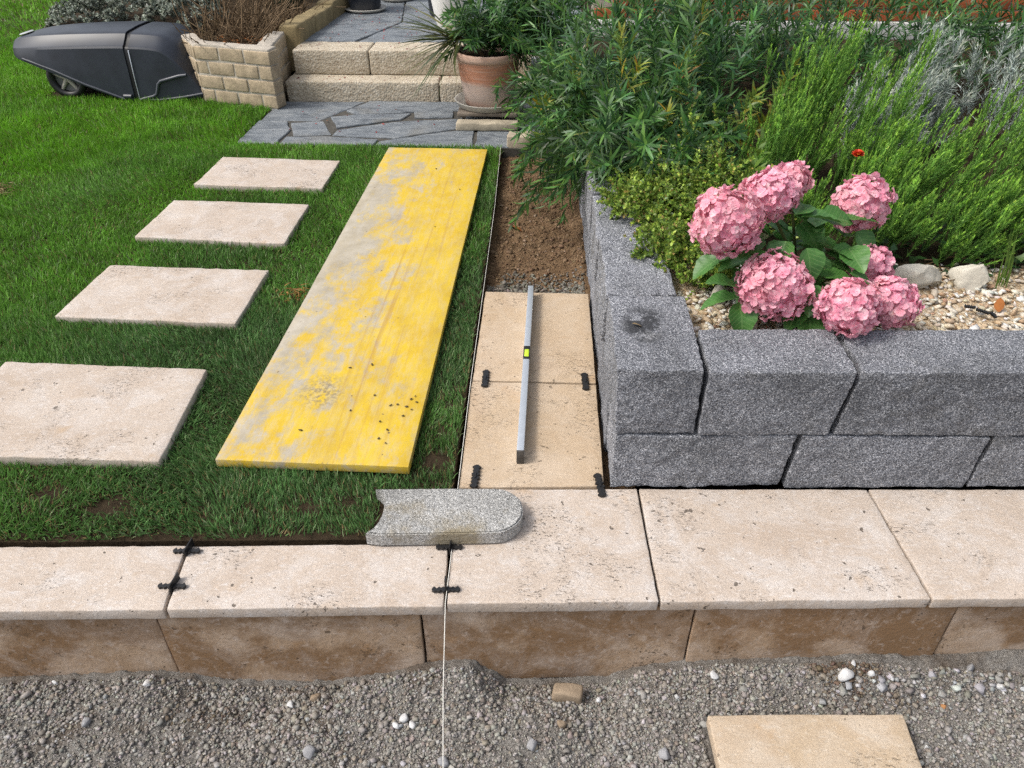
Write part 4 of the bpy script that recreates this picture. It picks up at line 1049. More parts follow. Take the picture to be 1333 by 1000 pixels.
# tall willow-leaved shrub behind the wall, hanging over the dug strip
OG = [(.052, .14, .04), (.085, .20, .052), (.042, .115, .046), (.135, .27, .065), (.13, .21, .13), (.22, .27, .06)]
OW = [4, 4, 3, 2, 1.8, .2]
def willow(n, bx, tips_f, nl, L=.098, W=.0052, arch=.12):
    b = rnd(n, *bx); t = tips_f(b); return shoots(b, t, arch, nl, .18, L, W, .80, OG, OW, .28, .35, stem_r=.004, yellow_tips=.25)
S_, L_ = [], []
def add(r): S_.append(r[0]); L_.append(r[1])
add(willow(130, ((.22, .85), (3.2, 4.4), (.28, .33)), lambda b: b + np.stack([U(-.42, .30, len(b)), U(-.4, .3, len(b)), U(.2, .85, len(b))], 1), 52))
add(willow(150, ((.22, .5), (3.2, 4.35), (.28, .33)), lambda b: np.stack([b[:, 0] - U(.12, .46, len(b)), b[:, 1] + U(-.25, .2, len(b)), U(.0, .5, len(b))], 1), 50, arch=.22))
add(willow(120, ((.24, .6), (2.9, 3.45), (.30, .34)), lambda b: np.stack([b[:, 0] + U(-.24, .35, len(b)), b[:, 1] + U(-.32, .1, len(b)), U(.30, .66, len(b))], 1), 44, arch=.14))
plant('willow_leaved_shrub', 'big dark green shrub with long narrow leaves hanging over the dug strip', 'shrub', (.5, 3.8, .3), S_, L_, STEMBROWN, LEAF)
S_, L_ = [], []
add(willow(240, ((.75, 3.2), (3.9, 4.9), (.28, .33)), lambda b: b + np.stack([U(-.35, .35, len(b)), U(-.35, .25, len(b)), U(.2, .80, len(b))], 1), 42))
plant('willow_leaved_shrub', 'dark narrow-leaved shrub farther back before the low white wall', 'shrub', (1.3, 4.4, .3), S_, L_, STEMBROWN, LEAF)
# some yellowing shoots
S_, L_ = [], []
yt = np.array([(.55, 3.15, .80), (.38, 3.2, .74), (.80, 3.0, .70), (.14, 3.55, .66), (.86, 2.95, .62), (.62, 3.3, .98), (.02, 3.5, .50), (.48, 3.0, .62), (.93, 3.05, .78), (.30, 3.25, .86)])
yb = yt * [1, 1, 0] + np.stack([U(-.08, .12, len(yt)), U(.1, .3, len(yt)), np.full(len(yt), .32)], 1)
r_ = shoots(yb, yt, .05, 50, .3, .085, .0052, .75, [(.30, .31, .04), (.42, .30, .03), (.16, .25, .045), (.42, .19, .03)], [3, 1, 5, .3], .15, .35, stem_r=.004); add(r_)
plant('yellowing_shoots', 'yellowing upright shoots standing in the dark narrow-leaved shrub', 'shrub', (.5, 3.4, .3), S_, L_, STEMBROWN, LEAF)

# plant in the terracotta pot
S_, L_ = [], []
b = np.stack([px + RNG.uniform(-.1, .13, 110), py + RNG.uniform(-.1, .1, 110), np.full(110, .35)], 1)
t = b + np.stack([RNG.uniform(-.22, .66, 110), RNG.uniform(-.30, .25, 110), RNG.uniform(-.02, .55, 110)], 1)
add(shoots(b, t, .14, 44, .2, .095, .0055, .85, OG, OW, .2, .3, stem_r=.004, yellow_tips=.2))
b = np.array([(px + .1, py - .12, .35), (px + .14, py - .08, .35)]); t = np.array([(px + .06, py - .29, .15), (px + .2, py - .26, .10)])
add(shoots(b, t, .10, 20, .5, .09, .006, .8, OG, OW, .1, .3, stem_r=.003))
b = np.stack([px + U(0, .13, 40), py + U(-.1, .1, 40), np.full(40, .35)], 1); t = b + np.stack([U(.2, .6, 40), U(-.25, .2, 40), U(-.1, .35, 40)], 1)
add(shoots(b, t, .16, 44, .2, .095, .0055, .85, OG, OW, .2, .3, stem_r=.004, yellow_tips=.2))
plant('potted_oleander', 'bushy narrow-leaved plant growing in the terracotta pot', 'potted plant', (px, py, .35), S_, L_, STEM, LEAF)
# fan of stiff spiky leaves leaning out to the left
n = 64; a = RNG.uniform(R(120), R(275), n); el = RNG.uniform(R(-28), R(28), n)
D_ = np.stack([np.cos(a) * np.cos(el), np.sin(a) * np.cos(el) * .8, np.sin(el)], 1); c0 = np.array([-.52, 4.96, .47])
V, F, mm = blades(np.tile(c0, (n, 1)) + RNG.normal(0, .012, (n, 3)), D_, np.tile([[0, 0, 1.]], (n, 1)) + RNG.normal(0, .3, (n, 3)), RNG.uniform(.30, .50, n), .0062, RNG.uniform(.05, .3, n), ((0, .8), (.5, 1), (1, 0)))
sv = tube_np(np.array([(px - .02, py + .02, .345), (-.42, 5.0, .42), c0]), .014, 6)
plant('spiky_fan_plant', 'fan of thin stiff spiky leaves leaning left out of the terracotta pot', 'potted plant', (px, py, .35), [sv], [(V, F, np.repeat(tints(n, [(.10, .12, .035), (.15, .15, .05), (.06, .085, .03)], [2, 1, 2]), mm, 0))], STEMBROWN, LEAF, fname='spiky_leaves', sname='stalk')

# feathery bright green bushes
FG = [(.20, .40, .085), (.26, .47, .10), (.15, .32, .07), (.095, .215, .05)]
FW = [4, 3, 3, 2]
FPROF = ((0, 1.0), (1, 0))
def feather(n, cx, cy, rx, ry, h0, h1, lean, nl=80, sub=9, pal=FG, wts=FW, L=.022, W=.0021, spread=.17, z=.30, tipb=1.0, ang=.42):
    """flame-shaped plumes: an upright leader with close side sprigs"""
    a = RNG.uniform(0, 6.28, n); r_ = np.sqrt(RNG.uniform(0, 1, n))
    b = np.stack([cx + rx * .75 * r_ * np.cos(a), cy + ry * .75 * r_ * np.sin(a), np.full(n, z)], 1)
    H = RNG.uniform(h0, h1, n) * (1 - .3 * r_ ** 2)
    t = np.stack([cx + rx * r_ * np.cos(a) + lean[0] * H + RNG.normal(0, .02, n), cy + ry * r_ * np.sin(a) + lean[1] * H + RNG.normal(0, .02, n), z + H], 1)
    out_ = [shoots(b, t, .03, nl, .2, L, W, ang, pal, wts, .16, .1, FPROF, .7, .0026, yellow_tips=tipb)]
    k = sub; bi = np.repeat(np.arange(n), k); u = RNG.uniform(.15, .88, n * k)[:, None]; Hh = H[bi][:, None]
    sb = b[bi] * (1 - u) + t[bi] * u; sb[:, 2:] += .03 * u * (1 - u) * 2
    d = unit(unit(t - b)[bi] + RNG.normal(0, spread, (n * k, 3))) * (Hh * (1 - u) * .50 + .05) * RNG.uniform(.7, 1.15, (n * k, 1))
    out_.append(shoots(sb, sb + d, -.006, int(nl * .55), .05, L * .9, W, ang, pal, wts, .16, .1, FPROF, .6, .0013, 4, yellow_tips=tipb))
    return out_
def feather_bush(label, specs, loc, **kw):
    global S_, L_
    S_, L_ = [], []
    for s_ in specs:
        for r_ in feather(*s_, **kw): add(r_)
    return plant('feathery_bush', label, 'bush', loc, S_, L_, STEM, NEEDLE, 'feathery green bushes in the flower bed')
feather_bush('slender feathery bright green bush left of the silver plant', [(44, .98, 3.02, .24, .20, .40, .68, (.22, .05)), (26, .84, 2.85, .18, .18, .24, .44, (.15, -.05)), (10, 1.03, 3.15, .08, .06, .62, .72, (.15, .0))], (.95, 3.0, .3))
feather_bush('feathery green bush behind the hydrangea by the red flower', [(66, 1.26, 2.74, .30, .24, .22, .44, (.38, -.05)), (36, 1.02, 2.48, .24, .18, .16, .30, (.3, -.1)), (34, 1.34, 2.40, .28, .12, .14, .28, (.35, -.1)), (12, 1.24, 2.98, .12, .08, .50, .62, (.22, 0))], (1.2, 2.7, .3))
feather_bush('largest feathery yellow-green bush filling the right picture edge', [(104, 1.85, 2.78, .44, .34, .34, .64, (.5, 0)), (66, 1.68, 2.45, .38, .15, .18, .36, (.45, -.1)), (36, 2.1, 3.1, .36, .26, .50, .74, (.45, .0))], (1.8, 2.8, .3))
# silver curry plant
SG = [(.42, .48, .45), (.50, .555, .525), (.32, .38, .35), (.22, .285, .24)]
S_, L_ = [], []
for s_ in [(34, 1.50, 3.42, .22, .18, .30, .48, (.12, -.08)), (22, 1.40, 3.28, .18, .12, .20, .36, (.1, -.15)), (50, 2.2, 3.55, .44, .24, .42, .64, (.22, -.05)), (8, 1.55, 3.5, .10, .06, .52, .62, (.18, 0))]:
    for r_ in feather(*s_, nl=56, sub=5, pal=SG, wts=[3, 3, 2, 1], L=.050, W=.0026, spread=.34, tipb=.2, ang=.75): add(r_)
plant('silver_curry_plant', 'silvery grey needle-leaved bush between the green feathery bushes', 'bush', (1.8, 3.6, .3), S_, L_, STEM, FELT)

# low small-leaved shrub spilling over the wall
JG = [(.22, .34, .06), (.31, .42, .08), (.145, .25, .045), (.09, .17, .035), (.32, .25, .09)]
S_, L_ = [], []
JP = ((0, .4), (.5, 1.0), (1, 0))
def low(n, x, y, z, rx, ry, h):
    b = np.stack([x + RNG.uniform(-rx, rx, n) * .6, y + RNG.uniform(-ry, ry, n) * .6, np.full(n, z)], 1)
    a = RNG.uniform(0, 6.28, n); q_ = np.sqrt(RNG.uniform(0, 1, n))
    t = np.stack([x + rx * q_ * np.cos(a), y + ry * q_ * np.sin(a), z + h * np.sqrt(1.02 - q_ ** 2) * RNG.uniform(.7, 1.15, n) + .015], 1)
    add(shoots(b, t, .05, 36, .2, .0155, .0044, .95, JG, [4, 3, 3, 2, .8], .2, .2, JP, .8, .0018, 5, yellow_tips=.5))
    bi = np.repeat(np.arange(n), 3); u = RNG.uniform(.4, .95, n * 3)[:, None]; sb = b[bi] * (1 - u) + t[bi] * u; sb[:, 2] += .02
    add(shoots(sb, sb + RNG.normal(0, .035, (n * 3, 3)) + [0, 0, .025], .01, 22, .05, .014, .0042, .9, JG, [4, 3, 3, 2, .8], .2, .2, JP, .8, .0012, 4, yellow_tips=.5))
low(85, .46, 2.56, .33, .23, .24, .19); low(60, .44, 2.30, .33, .16, .20, .12); low(55, .70, 2.55, .33, .20, .22, .24); low(36, .34, 2.62, .36, .14, .18, .08); low(40, .53, 2.14, .32, .10, .10, .08); low(30, .62, 2.85, .33, .2, .15, .32)
plant('spreading_shrub', 'low yellow-green small-leaved shrub spilling over the granite wall', 'shrub', (.48, 2.5, .33), S_, L_, STEMBROWN, LEAF)
# few pointed leaves rising above it
S_, L_ = [], []
b = np.array([(.72, 2.62, .33), (.66, 2.72, .33), (.58, 2.7, .33)]); t = np.array([(.735, 2.58, .66), (.60, 2.62, .58), (.78, 2.66, .60)])
add(shoots(b, t, .02, 15, .35, .075, .0085, .8, [(.11, .21, .03), (.15, .25, .04)], [1, 1], .1, .3, stem_r=.003))
plant('leafy_shoots', 'upright light green leafy shoots behind the low yellow-green shrub', 'plant', (.68, 2.66, .33), S_, L_, STEM, LEAF)

# ivy ground cover at the right
n = 620; P = np.stack([RNG.uniform(1.08, 2.3, n), RNG.uniform(2.24, 2.75, n), np.zeros(n)], 1); P[:, 2] = .325 + RNG.uniform(0, .13, n) * (1 - np.exp(-(P[:, 1] - 2.2) / .1))
iv2 = np.array([(0, 0, 0), (.25, -.55, .05), (.45, -.32, .02), (1, 0, -.08), (.45, .32, .02), (.25, .55, .05)]); ivF = np.array([(0, 1, 2), (0, 2, 3), (0, 3, 4), (0, 4, 5)])
s = RNG.uniform(.022, .045, n)
V, F, T = scatter([(iv2, ivF)], P, rand_rot(n, .55), np.stack([s, s, s], 1), tints(n, [(.02, .058, .018), (.035, .085, .022), (.09, .16, .03)], [4, 3, .7], .2))
iv = tag(empty('ivy', (1.6, 2.4, .32)), 'dark ivy ground cover behind the pale rocks', 'ivy')
o = link('ivy_leaves', mesh_np('ivy_leaves', V, F, T), LEAF, iv, (0, 0, 0)); o['kind'] = 'stuff'
b = rnd(30, (1.1, 2.2), (2.2, 2.7), (.32, .325)); t = b + rnd(30, (-.25, .25), (-.15, .15), (0, .05)); sp = [tube_np(np.array([b[i], (b[i] + t[i]) / 2 + [0, 0, .02], t[i]]), .002, 4) for i in range(30)]
V, F = merge(sp); o = link('vines', mesh_np('vines', V, F), STEMBROWN, iv, (0, 0, 0)); o['kind'] = 'stuff'
# tuft of long grass beside the rock
n = 12; a = RNG.uniform(0, 6.28, n); D_ = np.stack([np.cos(a) * .4 - .12, np.sin(a) * .4, np.ones(n)], 1)
V, F, mm = blades(np.tile([[1.46, 2.2, .32]], (n, 1)) + RNG.normal(0, .01, (n, 3)), D_, np.stack([np.cos(a), np.sin(a), np.full(n, .2)], 1), RNG.uniform(.1, .19, n), .0028, RNG.uniform(.1, .5, n))
tag(link('grass_tuft', mesh_np('grass_tuft', V, F, np.repeat(tints(n, [(.12, .20, .04)], [1]), mm, 0)), GRASS), 'thin tuft of long grass beside the right pale rock', 'grass tuft')

# red marigold
mg = tag(empty('red_flower', (1.05, 2.56, .3)), 'single orange-red flower among the feathery green bushes', 'flower')
V, F = tube_np(np.array([(1.05, 2.56, .3), (1.045, 2.53, .47), (1.025, 2.493, .633)]), .0022, 5); link('stalk', mesh_np('stalk', V, F), STEM, mg, (0, 0, 0))
n = 22; a = np.arange(n) * 2.4; tl = np.linspace(.2, 1.15, n); D_ = np.stack([np.cos(a) * np.sin(tl), np.sin(a) * np.sin(tl), np.cos(tl)], 1)
V, F, mm = blades(np.tile([[1.025, 2.49, .634]], (n, 1)), D_, np.cross(D_, np.stack([-np.sin(a), np.cos(a), a * 0], 1)), .021, .009, .2, ((0, .4), (.6, 1), (1, .7), (1.05, 0)))
REDP = simple('red_petal', (.62, .045, .012), .6, .3, .2, 60); YELC = simple('yellow_centre', (.72, .40, .03), .7, .2, .2, 60)
link('petals', mesh_np('petals', V, F), REDP, mg, (0, 0, 0))
V, F = ico(2); link('flower_centre', mesh_np('flower_centre', V * .006, F), YELC, mg, (1.025, 2.486, .644))

# ------------------------------------------------------------------ hydrangea
hy = tag(empty('hydrangea', (.80, 2.08, .318)), 'hydrangea with large round pink flower heads leaning over the granite wall', 'hydrangea')
def petal_floret(seed):
    rg = random.Random(seed); V, F = [], []
    off = 0
    for k in range(4):
        a0 = k * math.pi / 2 + rg.uniform(-.12, .12); L = rg.uniform(.0175, .0215); Wd = L * rg.uniform(.56, .66); cup = rg.uniform(-.1, .6); tw = rg.uniform(-.4, .4)
        prof = [(0, .18), (.35, .80), (.7, 1.0), (.92, .68), (1.0, .2)]
        for t, wd in prof:
            for s_ in (-1, 0, 1):
                x = L * t; y = s_ * Wd * wd; z = cup * L * t * t * .7 + (abs(s_) * .0022 * wd) + tw * y - (.0012 if s_ == 0 else 0) - (.003 * max(0, t - .75) * 4 * rg.uniform(-1, 1.2))
                V.append((x * math.cos(a0) - y * math.sin(a0), x * math.sin(a0) + y * math.cos(a0), z))
        for r_ in range(len(prof) - 1):
            for c in range(2):
                i = off + r_ * 3 + c; F.append((i, i + 1, i + 4, i + 3))
        off += len(prof) * 3
    return np.array(V), np.array(F)
FLV = [petal_floret(k) for k in range(5)]
FLM = []
for V, F in FLV:
    m_ = mesh_np('floret', V, F, smooth=True); m_.materials.append(PETAL); FLM.append(m_)
camv = np.array([0, 0, 1.5])
HEADS = [(.505, 1.96, .635, .098), (.640, 2.06, .675, .082), (.712, 2.13, .690, .062), (.930, 2.15, .613, .090), (.650, 1.905, .474, .103), (.830, 1.815, .462, .091), (.972, 1.885, .440, .082), (.945, 2.02, .478, .070)]
allfl = []
heads_o = []
for hi, (x, y, z, r_) in enumerate(HEADS):
    he = empty('flower_head', (x, y, z)); he.parent = hy; he.matrix_parent_inverse = Matrix.Translation(-Vector(hy.location)); heads_o.append(he)
    c = np.array([x, y, z]); n = int(250 * (r_ / .095) ** 2); k = np.arange(n) + .5
    ph = np.arccos(1 - 2 * k / n); th = np.pi * (1 + 5 ** .5) * k
    d = np.stack([np.cos(th) * np.sin(ph), np.sin(th) * np.sin(ph), np.cos(ph)], 1); d = unit(d + RNG.normal(0, .08, d.shape))
    rr = (r_ - .010) * RNG.uniform(.86, 1.07, n)[:, None] * (1 + .13 * vn(d * 1.8 + hi * 5, hi))[:, None] * np.array([[1.0 + .06 * math.sin(hi * 2.1), .95, .90 + .07 * math.cos(hi * 1.7)]])
    P = c + d * rr; vis = np.sum(d * unit(camv - c), 1)
    for i in range(n): allfl.append((vis[i], hi, P[i], d[i]))
    V, F = ico(2); link('flower_core', mesh_np('flower_core', V * (r_ - .024) * np.array([1, .95, .92]), F, smooth=True), STEM, he, (x, y, z)) if False else None
    V, F = ico(2); me = mesh_np('flower_core', V * (r_ - .021) * np.array([1, .95, .92]), F, smooth=True); me.materials.append(PETAL)
    o = bpy.data.objects.new('flower_core', me); COL.objects.link(o); o.parent = he
allfl.sort(key=lambda t: -t[0]); rest = []
for i, (v_, hi, p, d) in enumerate(allfl):
    q_ = Vector(d).to_track_quat('Z', 'Y').to_matrix() @ Matrix.Rotation(random.uniform(0, 6.28), 3, 'Z') @ Matrix.Rotation(random.gauss(0, .42), 3, 'X')
    sc_ = random.uniform(.52, .84)
    if i < 300:
        o = bpy.data.objects.new('floret', FLM[i % 5]); COL.objects.link(o); o.parent = heads_o[hi]
        o.matrix_local = Matrix.Translation(Vector(p) - heads_o[hi].location) @ q_.to_4x4() @ Matrix.Scale(sc_, 4)
    else: rest.append((i % 5, np.array(q_) * sc_, p))
Vs, Fs, o_ = [], [], 0
for k, m_, p in rest:
    V, F = FLV[k]; Vs.append(V @ m_.T + p); Fs.append(F + o_); o_ += len(V)
o = link('florets', mesh_np('florets', np.concatenate(Vs), np.concatenate(Fs), smooth=True), PETAL, hy, (0, 0, 0)); o['kind'] = 'stuff'
root = np.array([.80, 2.09, .318])
sp = []
for x, y, z, r_ in HEADS:
    b = root + RNG.normal(0, .02, 3) * [1, 1, 0]; t = np.array([x, y, z - r_ * .5]); mid = (b + t) / 2 + [0, .03, .05]
    u = np.linspace(0, 1, 8)[:, None]; link('stem', mesh_np('stem', *tube_np(b * (1 - u) ** 2 + 2 * mid * u * (1 - u) + t * u * u, .0045, 6), smooth=True), STEM, hy, (0, 0, 0))
def hydr_leaf(seed):
    rg = random.Random(seed); V, F = [], []; nx, ny = 13, 7; L = .125
    prof = lambda t: (math.sin(math.pi * min(1, t * .98) ** .80) ** .9) * .42 * (1 - .18 * t) + .012
    b1, b2 = rg.uniform(.15, .45), rg.uniform(-.3, .3)
    for i in range(nx):
        t = i / (nx - 1)
        for j in range(ny):
            s_ = -1 + 2 * j / (ny - 1); wd = prof(t) * L * (1 + (.06 if i % 2 and abs(s_) == 1 else 0)) if t < 1 else .0008
            y = s_ * wd; z = -b1 * L * t * t + abs(s_) ** 1.3 * wd * .35 + b2 * y * .4 + .0022 * math.sin(i * 2.1) * abs(s_)
            V.append((L * t, y, z))
    for i in range(nx - 1):
        for j in range(ny - 1):
            a = i * ny + j; F.append((a, a + ny, a + ny + 1, a + 1))
    m_ = mesh_np('leaf', np.array(V), np.array(F), smooth=True); m_.materials.append(HLEAF); return m_
HL = [hydr_leaf(k) for k in range(5)]
# base x,y,z, heading (deg), pitch (deg), roll, scale
LEAVES = [(.70, 2.00, .640, 60, 18, 10, .95), (.715, 1.995, .635, -5, 5, -15, 1.1), (.73, 2.00, .62, 120, 30, 0, .8), (.78, 2.02, .62, 10, 0, 20, 1.0), (.86, 2.06, .60, 0, 8, 0, .95),
          (.90, 2.06, .565, -40, -35, 10, .95), (.82, 1.99, .545, -15, -15, 0, .9), (.74, 1.97, .555, -70, -40, 0, .95), (.68, 1.97, .575, -120, -30, 10, .85), (.62, 1.98, .575, -150, -15, 0, .85),
          (.69, 1.98, .53, -60, -45, -10, 1.0), (.79, 1.96, .475, -5, 10, 0, .85), (.76, 1.93, .46, -100, -10, 0, .9), (.555, 1.925, .455, -165, 25, 0, .95), (.560, 1.905, .43, 178, -10, 15, 1.05), (.565, 1.90, .42, -80, -35, 0, 1.0),
          (.60, 1.99, .51, 190, -10, 0, .95), (.56, 2.02, .50, 170, -20, 0, 1.0), (.52, 2.03, .49, 200, -25, 0, .9), (.76, 1.88, .39, -95, -20, 0, 1.0), (.80, 1.90, .38, -60, -40, 0, .9), (.74, 1.90, .40, -130, -20, 0, .8),
          (.86, 1.93, .50, -30, 5, 0, .55), (.80, 2.1, .56, 80, 10, 0, 1.0), (.70, 2.1, .60, 130, 10, 0, 1.0), (.90, 2.12, .52, 60, 0, 0, 1.0), (.66, 2.06, .50, 240, -20, 0, 1.0), 
          (.74, 2.04, .46, -90, -35, 0, 1.0), (.63, 2.03, .46, 220, -40, 0, 1.0), (.70, 1.95, .49, -20, -25, 0, .8), (.78, 2.0, .52, -70, -50, 0, .9)]
rl_ = random.Random(33)
for k in range(46):                                  # the inner leaves
    LEAVES.append((.78 + rl_.uniform(-.20, .10), 2.07 + rl_.uniform(-.09, .12), rl_.uniform(.36, .56), rl_.uniform(0, 360), rl_.uniform(-35, 15), rl_.uniform(-20, 20), rl_.uniform(.75, 1.05)))
for i, (x, y, z, hd, pt, rl, s_) in enumerate(LEAVES):
    o = bpy.data.objects.new('leaf', HL[i % 5]); COL.objects.link(o); o.parent = hy
    o.matrix_local = Matrix.Translation(Vector((x, y, z)) - hy.location) @ Matrix.Rotation(R(hd), 4, 'Z') @ Matrix.Rotation(R(-pt), 4, 'Y') @ Matrix.Rotation(R(rl), 4, 'X') @ Matrix.Scale(s_ * .82, 4)

# ------------------------------------------------------------------ plants of the left bed
SAG = [(.36, .40, .34), (.44, .48, .41), (.27, .30, .245), (.18, .20, .15)]
S_, L_ = [], []
def cushion(n, x, y, z, rx, ry, h, nl=26):
    a = RNG.uniform(0, 6.28, n); q_ = np.sqrt(RNG.uniform(0, 1, n)); b = np.stack([x + rx * .6 * q_ * np.cos(a), y + ry * .6 * q_ * np.sin(a), np.full(n, z)], 1)
    t = np.stack([x + rx * q_ * np.cos(a), y + ry * q_ * np.sin(a), z + h * np.sqrt(1.03 - q_ ** 2) * RNG.uniform(.85, 1.1, n)], 1)
    add(shoots(b, t, .02, nl, .72, .030, .007, 1.0, SAG, [3, 3, 2, 2], .16, .2, ((0, .5), (.55, 1), (1, 0)), .8, .003, 4))
cushion(420, -3.05, 6.25, .26, .62, .35, .36); cushion(200, -2.62, 6.05, .27, .32, .3, .30); cushion(160, -3.45, 6.2, .2, .3, .3, .28)
plant('silver_cushion_bush', 'rounded silver-leaved cushion bush behind the mower hood', 'bush', (-3.0, 6.2, .28), S_, L_, STEMBROWN, FELT)
sp = []
for i in range(420):
    b = np.array([RNG.uniform(-2.35, -1.85), RNG.uniform(5.35, 6.4), .29]); d = unit(np.array([RNG.normal(0, .6), RNG.normal(-.1, .5), RNG.uniform(.25, 1.0)])) * RNG.uniform(.15, .42); t = b + d; t[2] = max(t[2], .30)
    mid = b + d * .6 + RNG.normal(0, .05, 3); u = np.linspace(0, 1, 6)[:, None]; sp.append(tube_np(b * (1 - u) ** 2 + 2 * mid * u * (1 - u) + t * u * u, RNG.uniform(.002, .0042), 3))
V, F = merge(sp); dt = tag(empty('dry_twig_bush', (-2.1, 5.8, .29)), 'leafless tangle of dry brown twigs inside the brick planter', 'bush')
o = link('twigs', mesh_np('twigs', V, F), TWIG, dt, (0, 0, 0)); o['kind'] = 'stuff'
n = 90; P = np.stack([RNG.uniform(-2.2, -1.85, n), RNG.uniform(5.2, 5.6, n), RNG.uniform(.30, .34, n)], 1)
V, F, mm = blades(P, RNG.normal(0, 1, (n, 3)) * [1, 1, .5], np.tile([[0, 0, 1.]], (n, 1)) + RNG.normal(0, .5, (n, 3)), RNG.uniform(.03, .06, n), .010, .4)
tag(link('dry_leaf_litter', mesh_np('dry_leaf_litter', V, F), DRYLEAF), 'dry orange-brown leaf litter behind the planter front', 'leaf litter', kind='stuff')
S_, L_ = [], []
for r_ in feather(46, -1.98, 6.42, .16, .16, .25, .5, (0, 0), nl=60, sub=6, tipb=.5, pal=[(.025, .065, .035), (.04, .085, .045), (.018, .045, .028)], wts=[3, 2, 2], L=.03, W=.0028, spread=.3, z=.29): add(r_)
plant('dwarf_conifer', 'small dark green conifer between twigs and stone kerb', 'conifer', (-1.98, 6.4, .29), S_, L_, STEMBROWN, NEEDLE)
# dark evergreen mass closing the view behind the beds on the left
S_, L_ = [], []
add(shoots(rnd(90, (-3.6, -1.9), (7.0, 8.3), (.28, .3)), rnd(90, (-3.7, -1.8), (6.9, 8.3), (.5, .85)), .05, 60, .2, .05, .009, .9, [(.03, .06, .025), (.10, .075, .04), (.05, .08, .03)], [3, 2, 2], .2, .3, stem_r=.004))
plant('background_shrub', 'brownish green shrub far back in the left bed', 'shrub', (-2.7, 7.6, .29), S_, L_, STEMBROWN, LEAF)

# fallen petals and leaves on steps and slates
n = 150; x_ = RNG.uniform(-1.68, -.6, n); kind_ = RNG.choice(4, n, p=[.15, .15, .15, .55]); Y0 = np.array([4.6, 5.29, 5.46, 5.75])[kind_]; Y1 = np.array([5.2, 5.42, 5.66, 6.9])[kind_]; Z0 = np.array([.009, .129, .288, .292])[kind_]
P = np.stack([x_, RNG.uniform(0, 1, n) * (Y1 - Y0) + Y0, Z0], 1)
V, F, mm = blades(P, RNG.normal(0, 1, (n, 3)) * [1, 1, .1], np.tile([[0, 0, 1.]], (n, 1)) + RNG.normal(0, .25, (n, 3)), RNG.uniform(.012, .024, n), .005, .2)
tag(link('fallen_petals', mesh_np('fallen_petals', V, F, np.repeat(tints(n, [(.32, .035, .03), (.22, .03, .04), (.40, .12, .04)], [3, 2, 1]), mm, 0)), LEAF), 'small fallen red petals strewn over steps and slate terrace', 'petals', kind='stuff')
def fallen(x, y, z, L, lab, mat=DRYLEAF, rz=0, tilt=.3):
    V, F, mm = blades(np.array([[0, 0, 0.]]), np.array([[1., 0, tilt]]), np.array([[0, 0.3, 1.]]), L, L * .28, .5, ((0, .2), (.25, .85), (.5, 1), (.8, .6), (1, 0)))
    o = link('fallen_leaf', mesh_np('fallen_leaf', V, F), mat, None, (x, y, z)); o.rotation_euler = (0, 0, R(rz)); tag(o, lab, 'leaf', 'single fallen leaves')
fallen(-1.13, 6.18, .296, .05, 'bright orange fallen leaf in the middle of the slate terrace', rz=30)
fallen(-.135, 3.41, -.045, .075, 'thin orange dry leaf on the dug brown soil', rz=-12, tilt=.05)
fallen(1.365, 2.02, .335, .05, 'upright rust-coloured dry leaf on the beige bed pebbles', rz=80, tilt=1.2)
fallen(-1.50, 5.74, .294, .03, 'small orange leaf at the terrace edge above the top step', rz=100)
fallen(.26, 1.81, .3985, .03, 'small brown leaf lying on top of the wall corner block', STRAW, 10, .05)

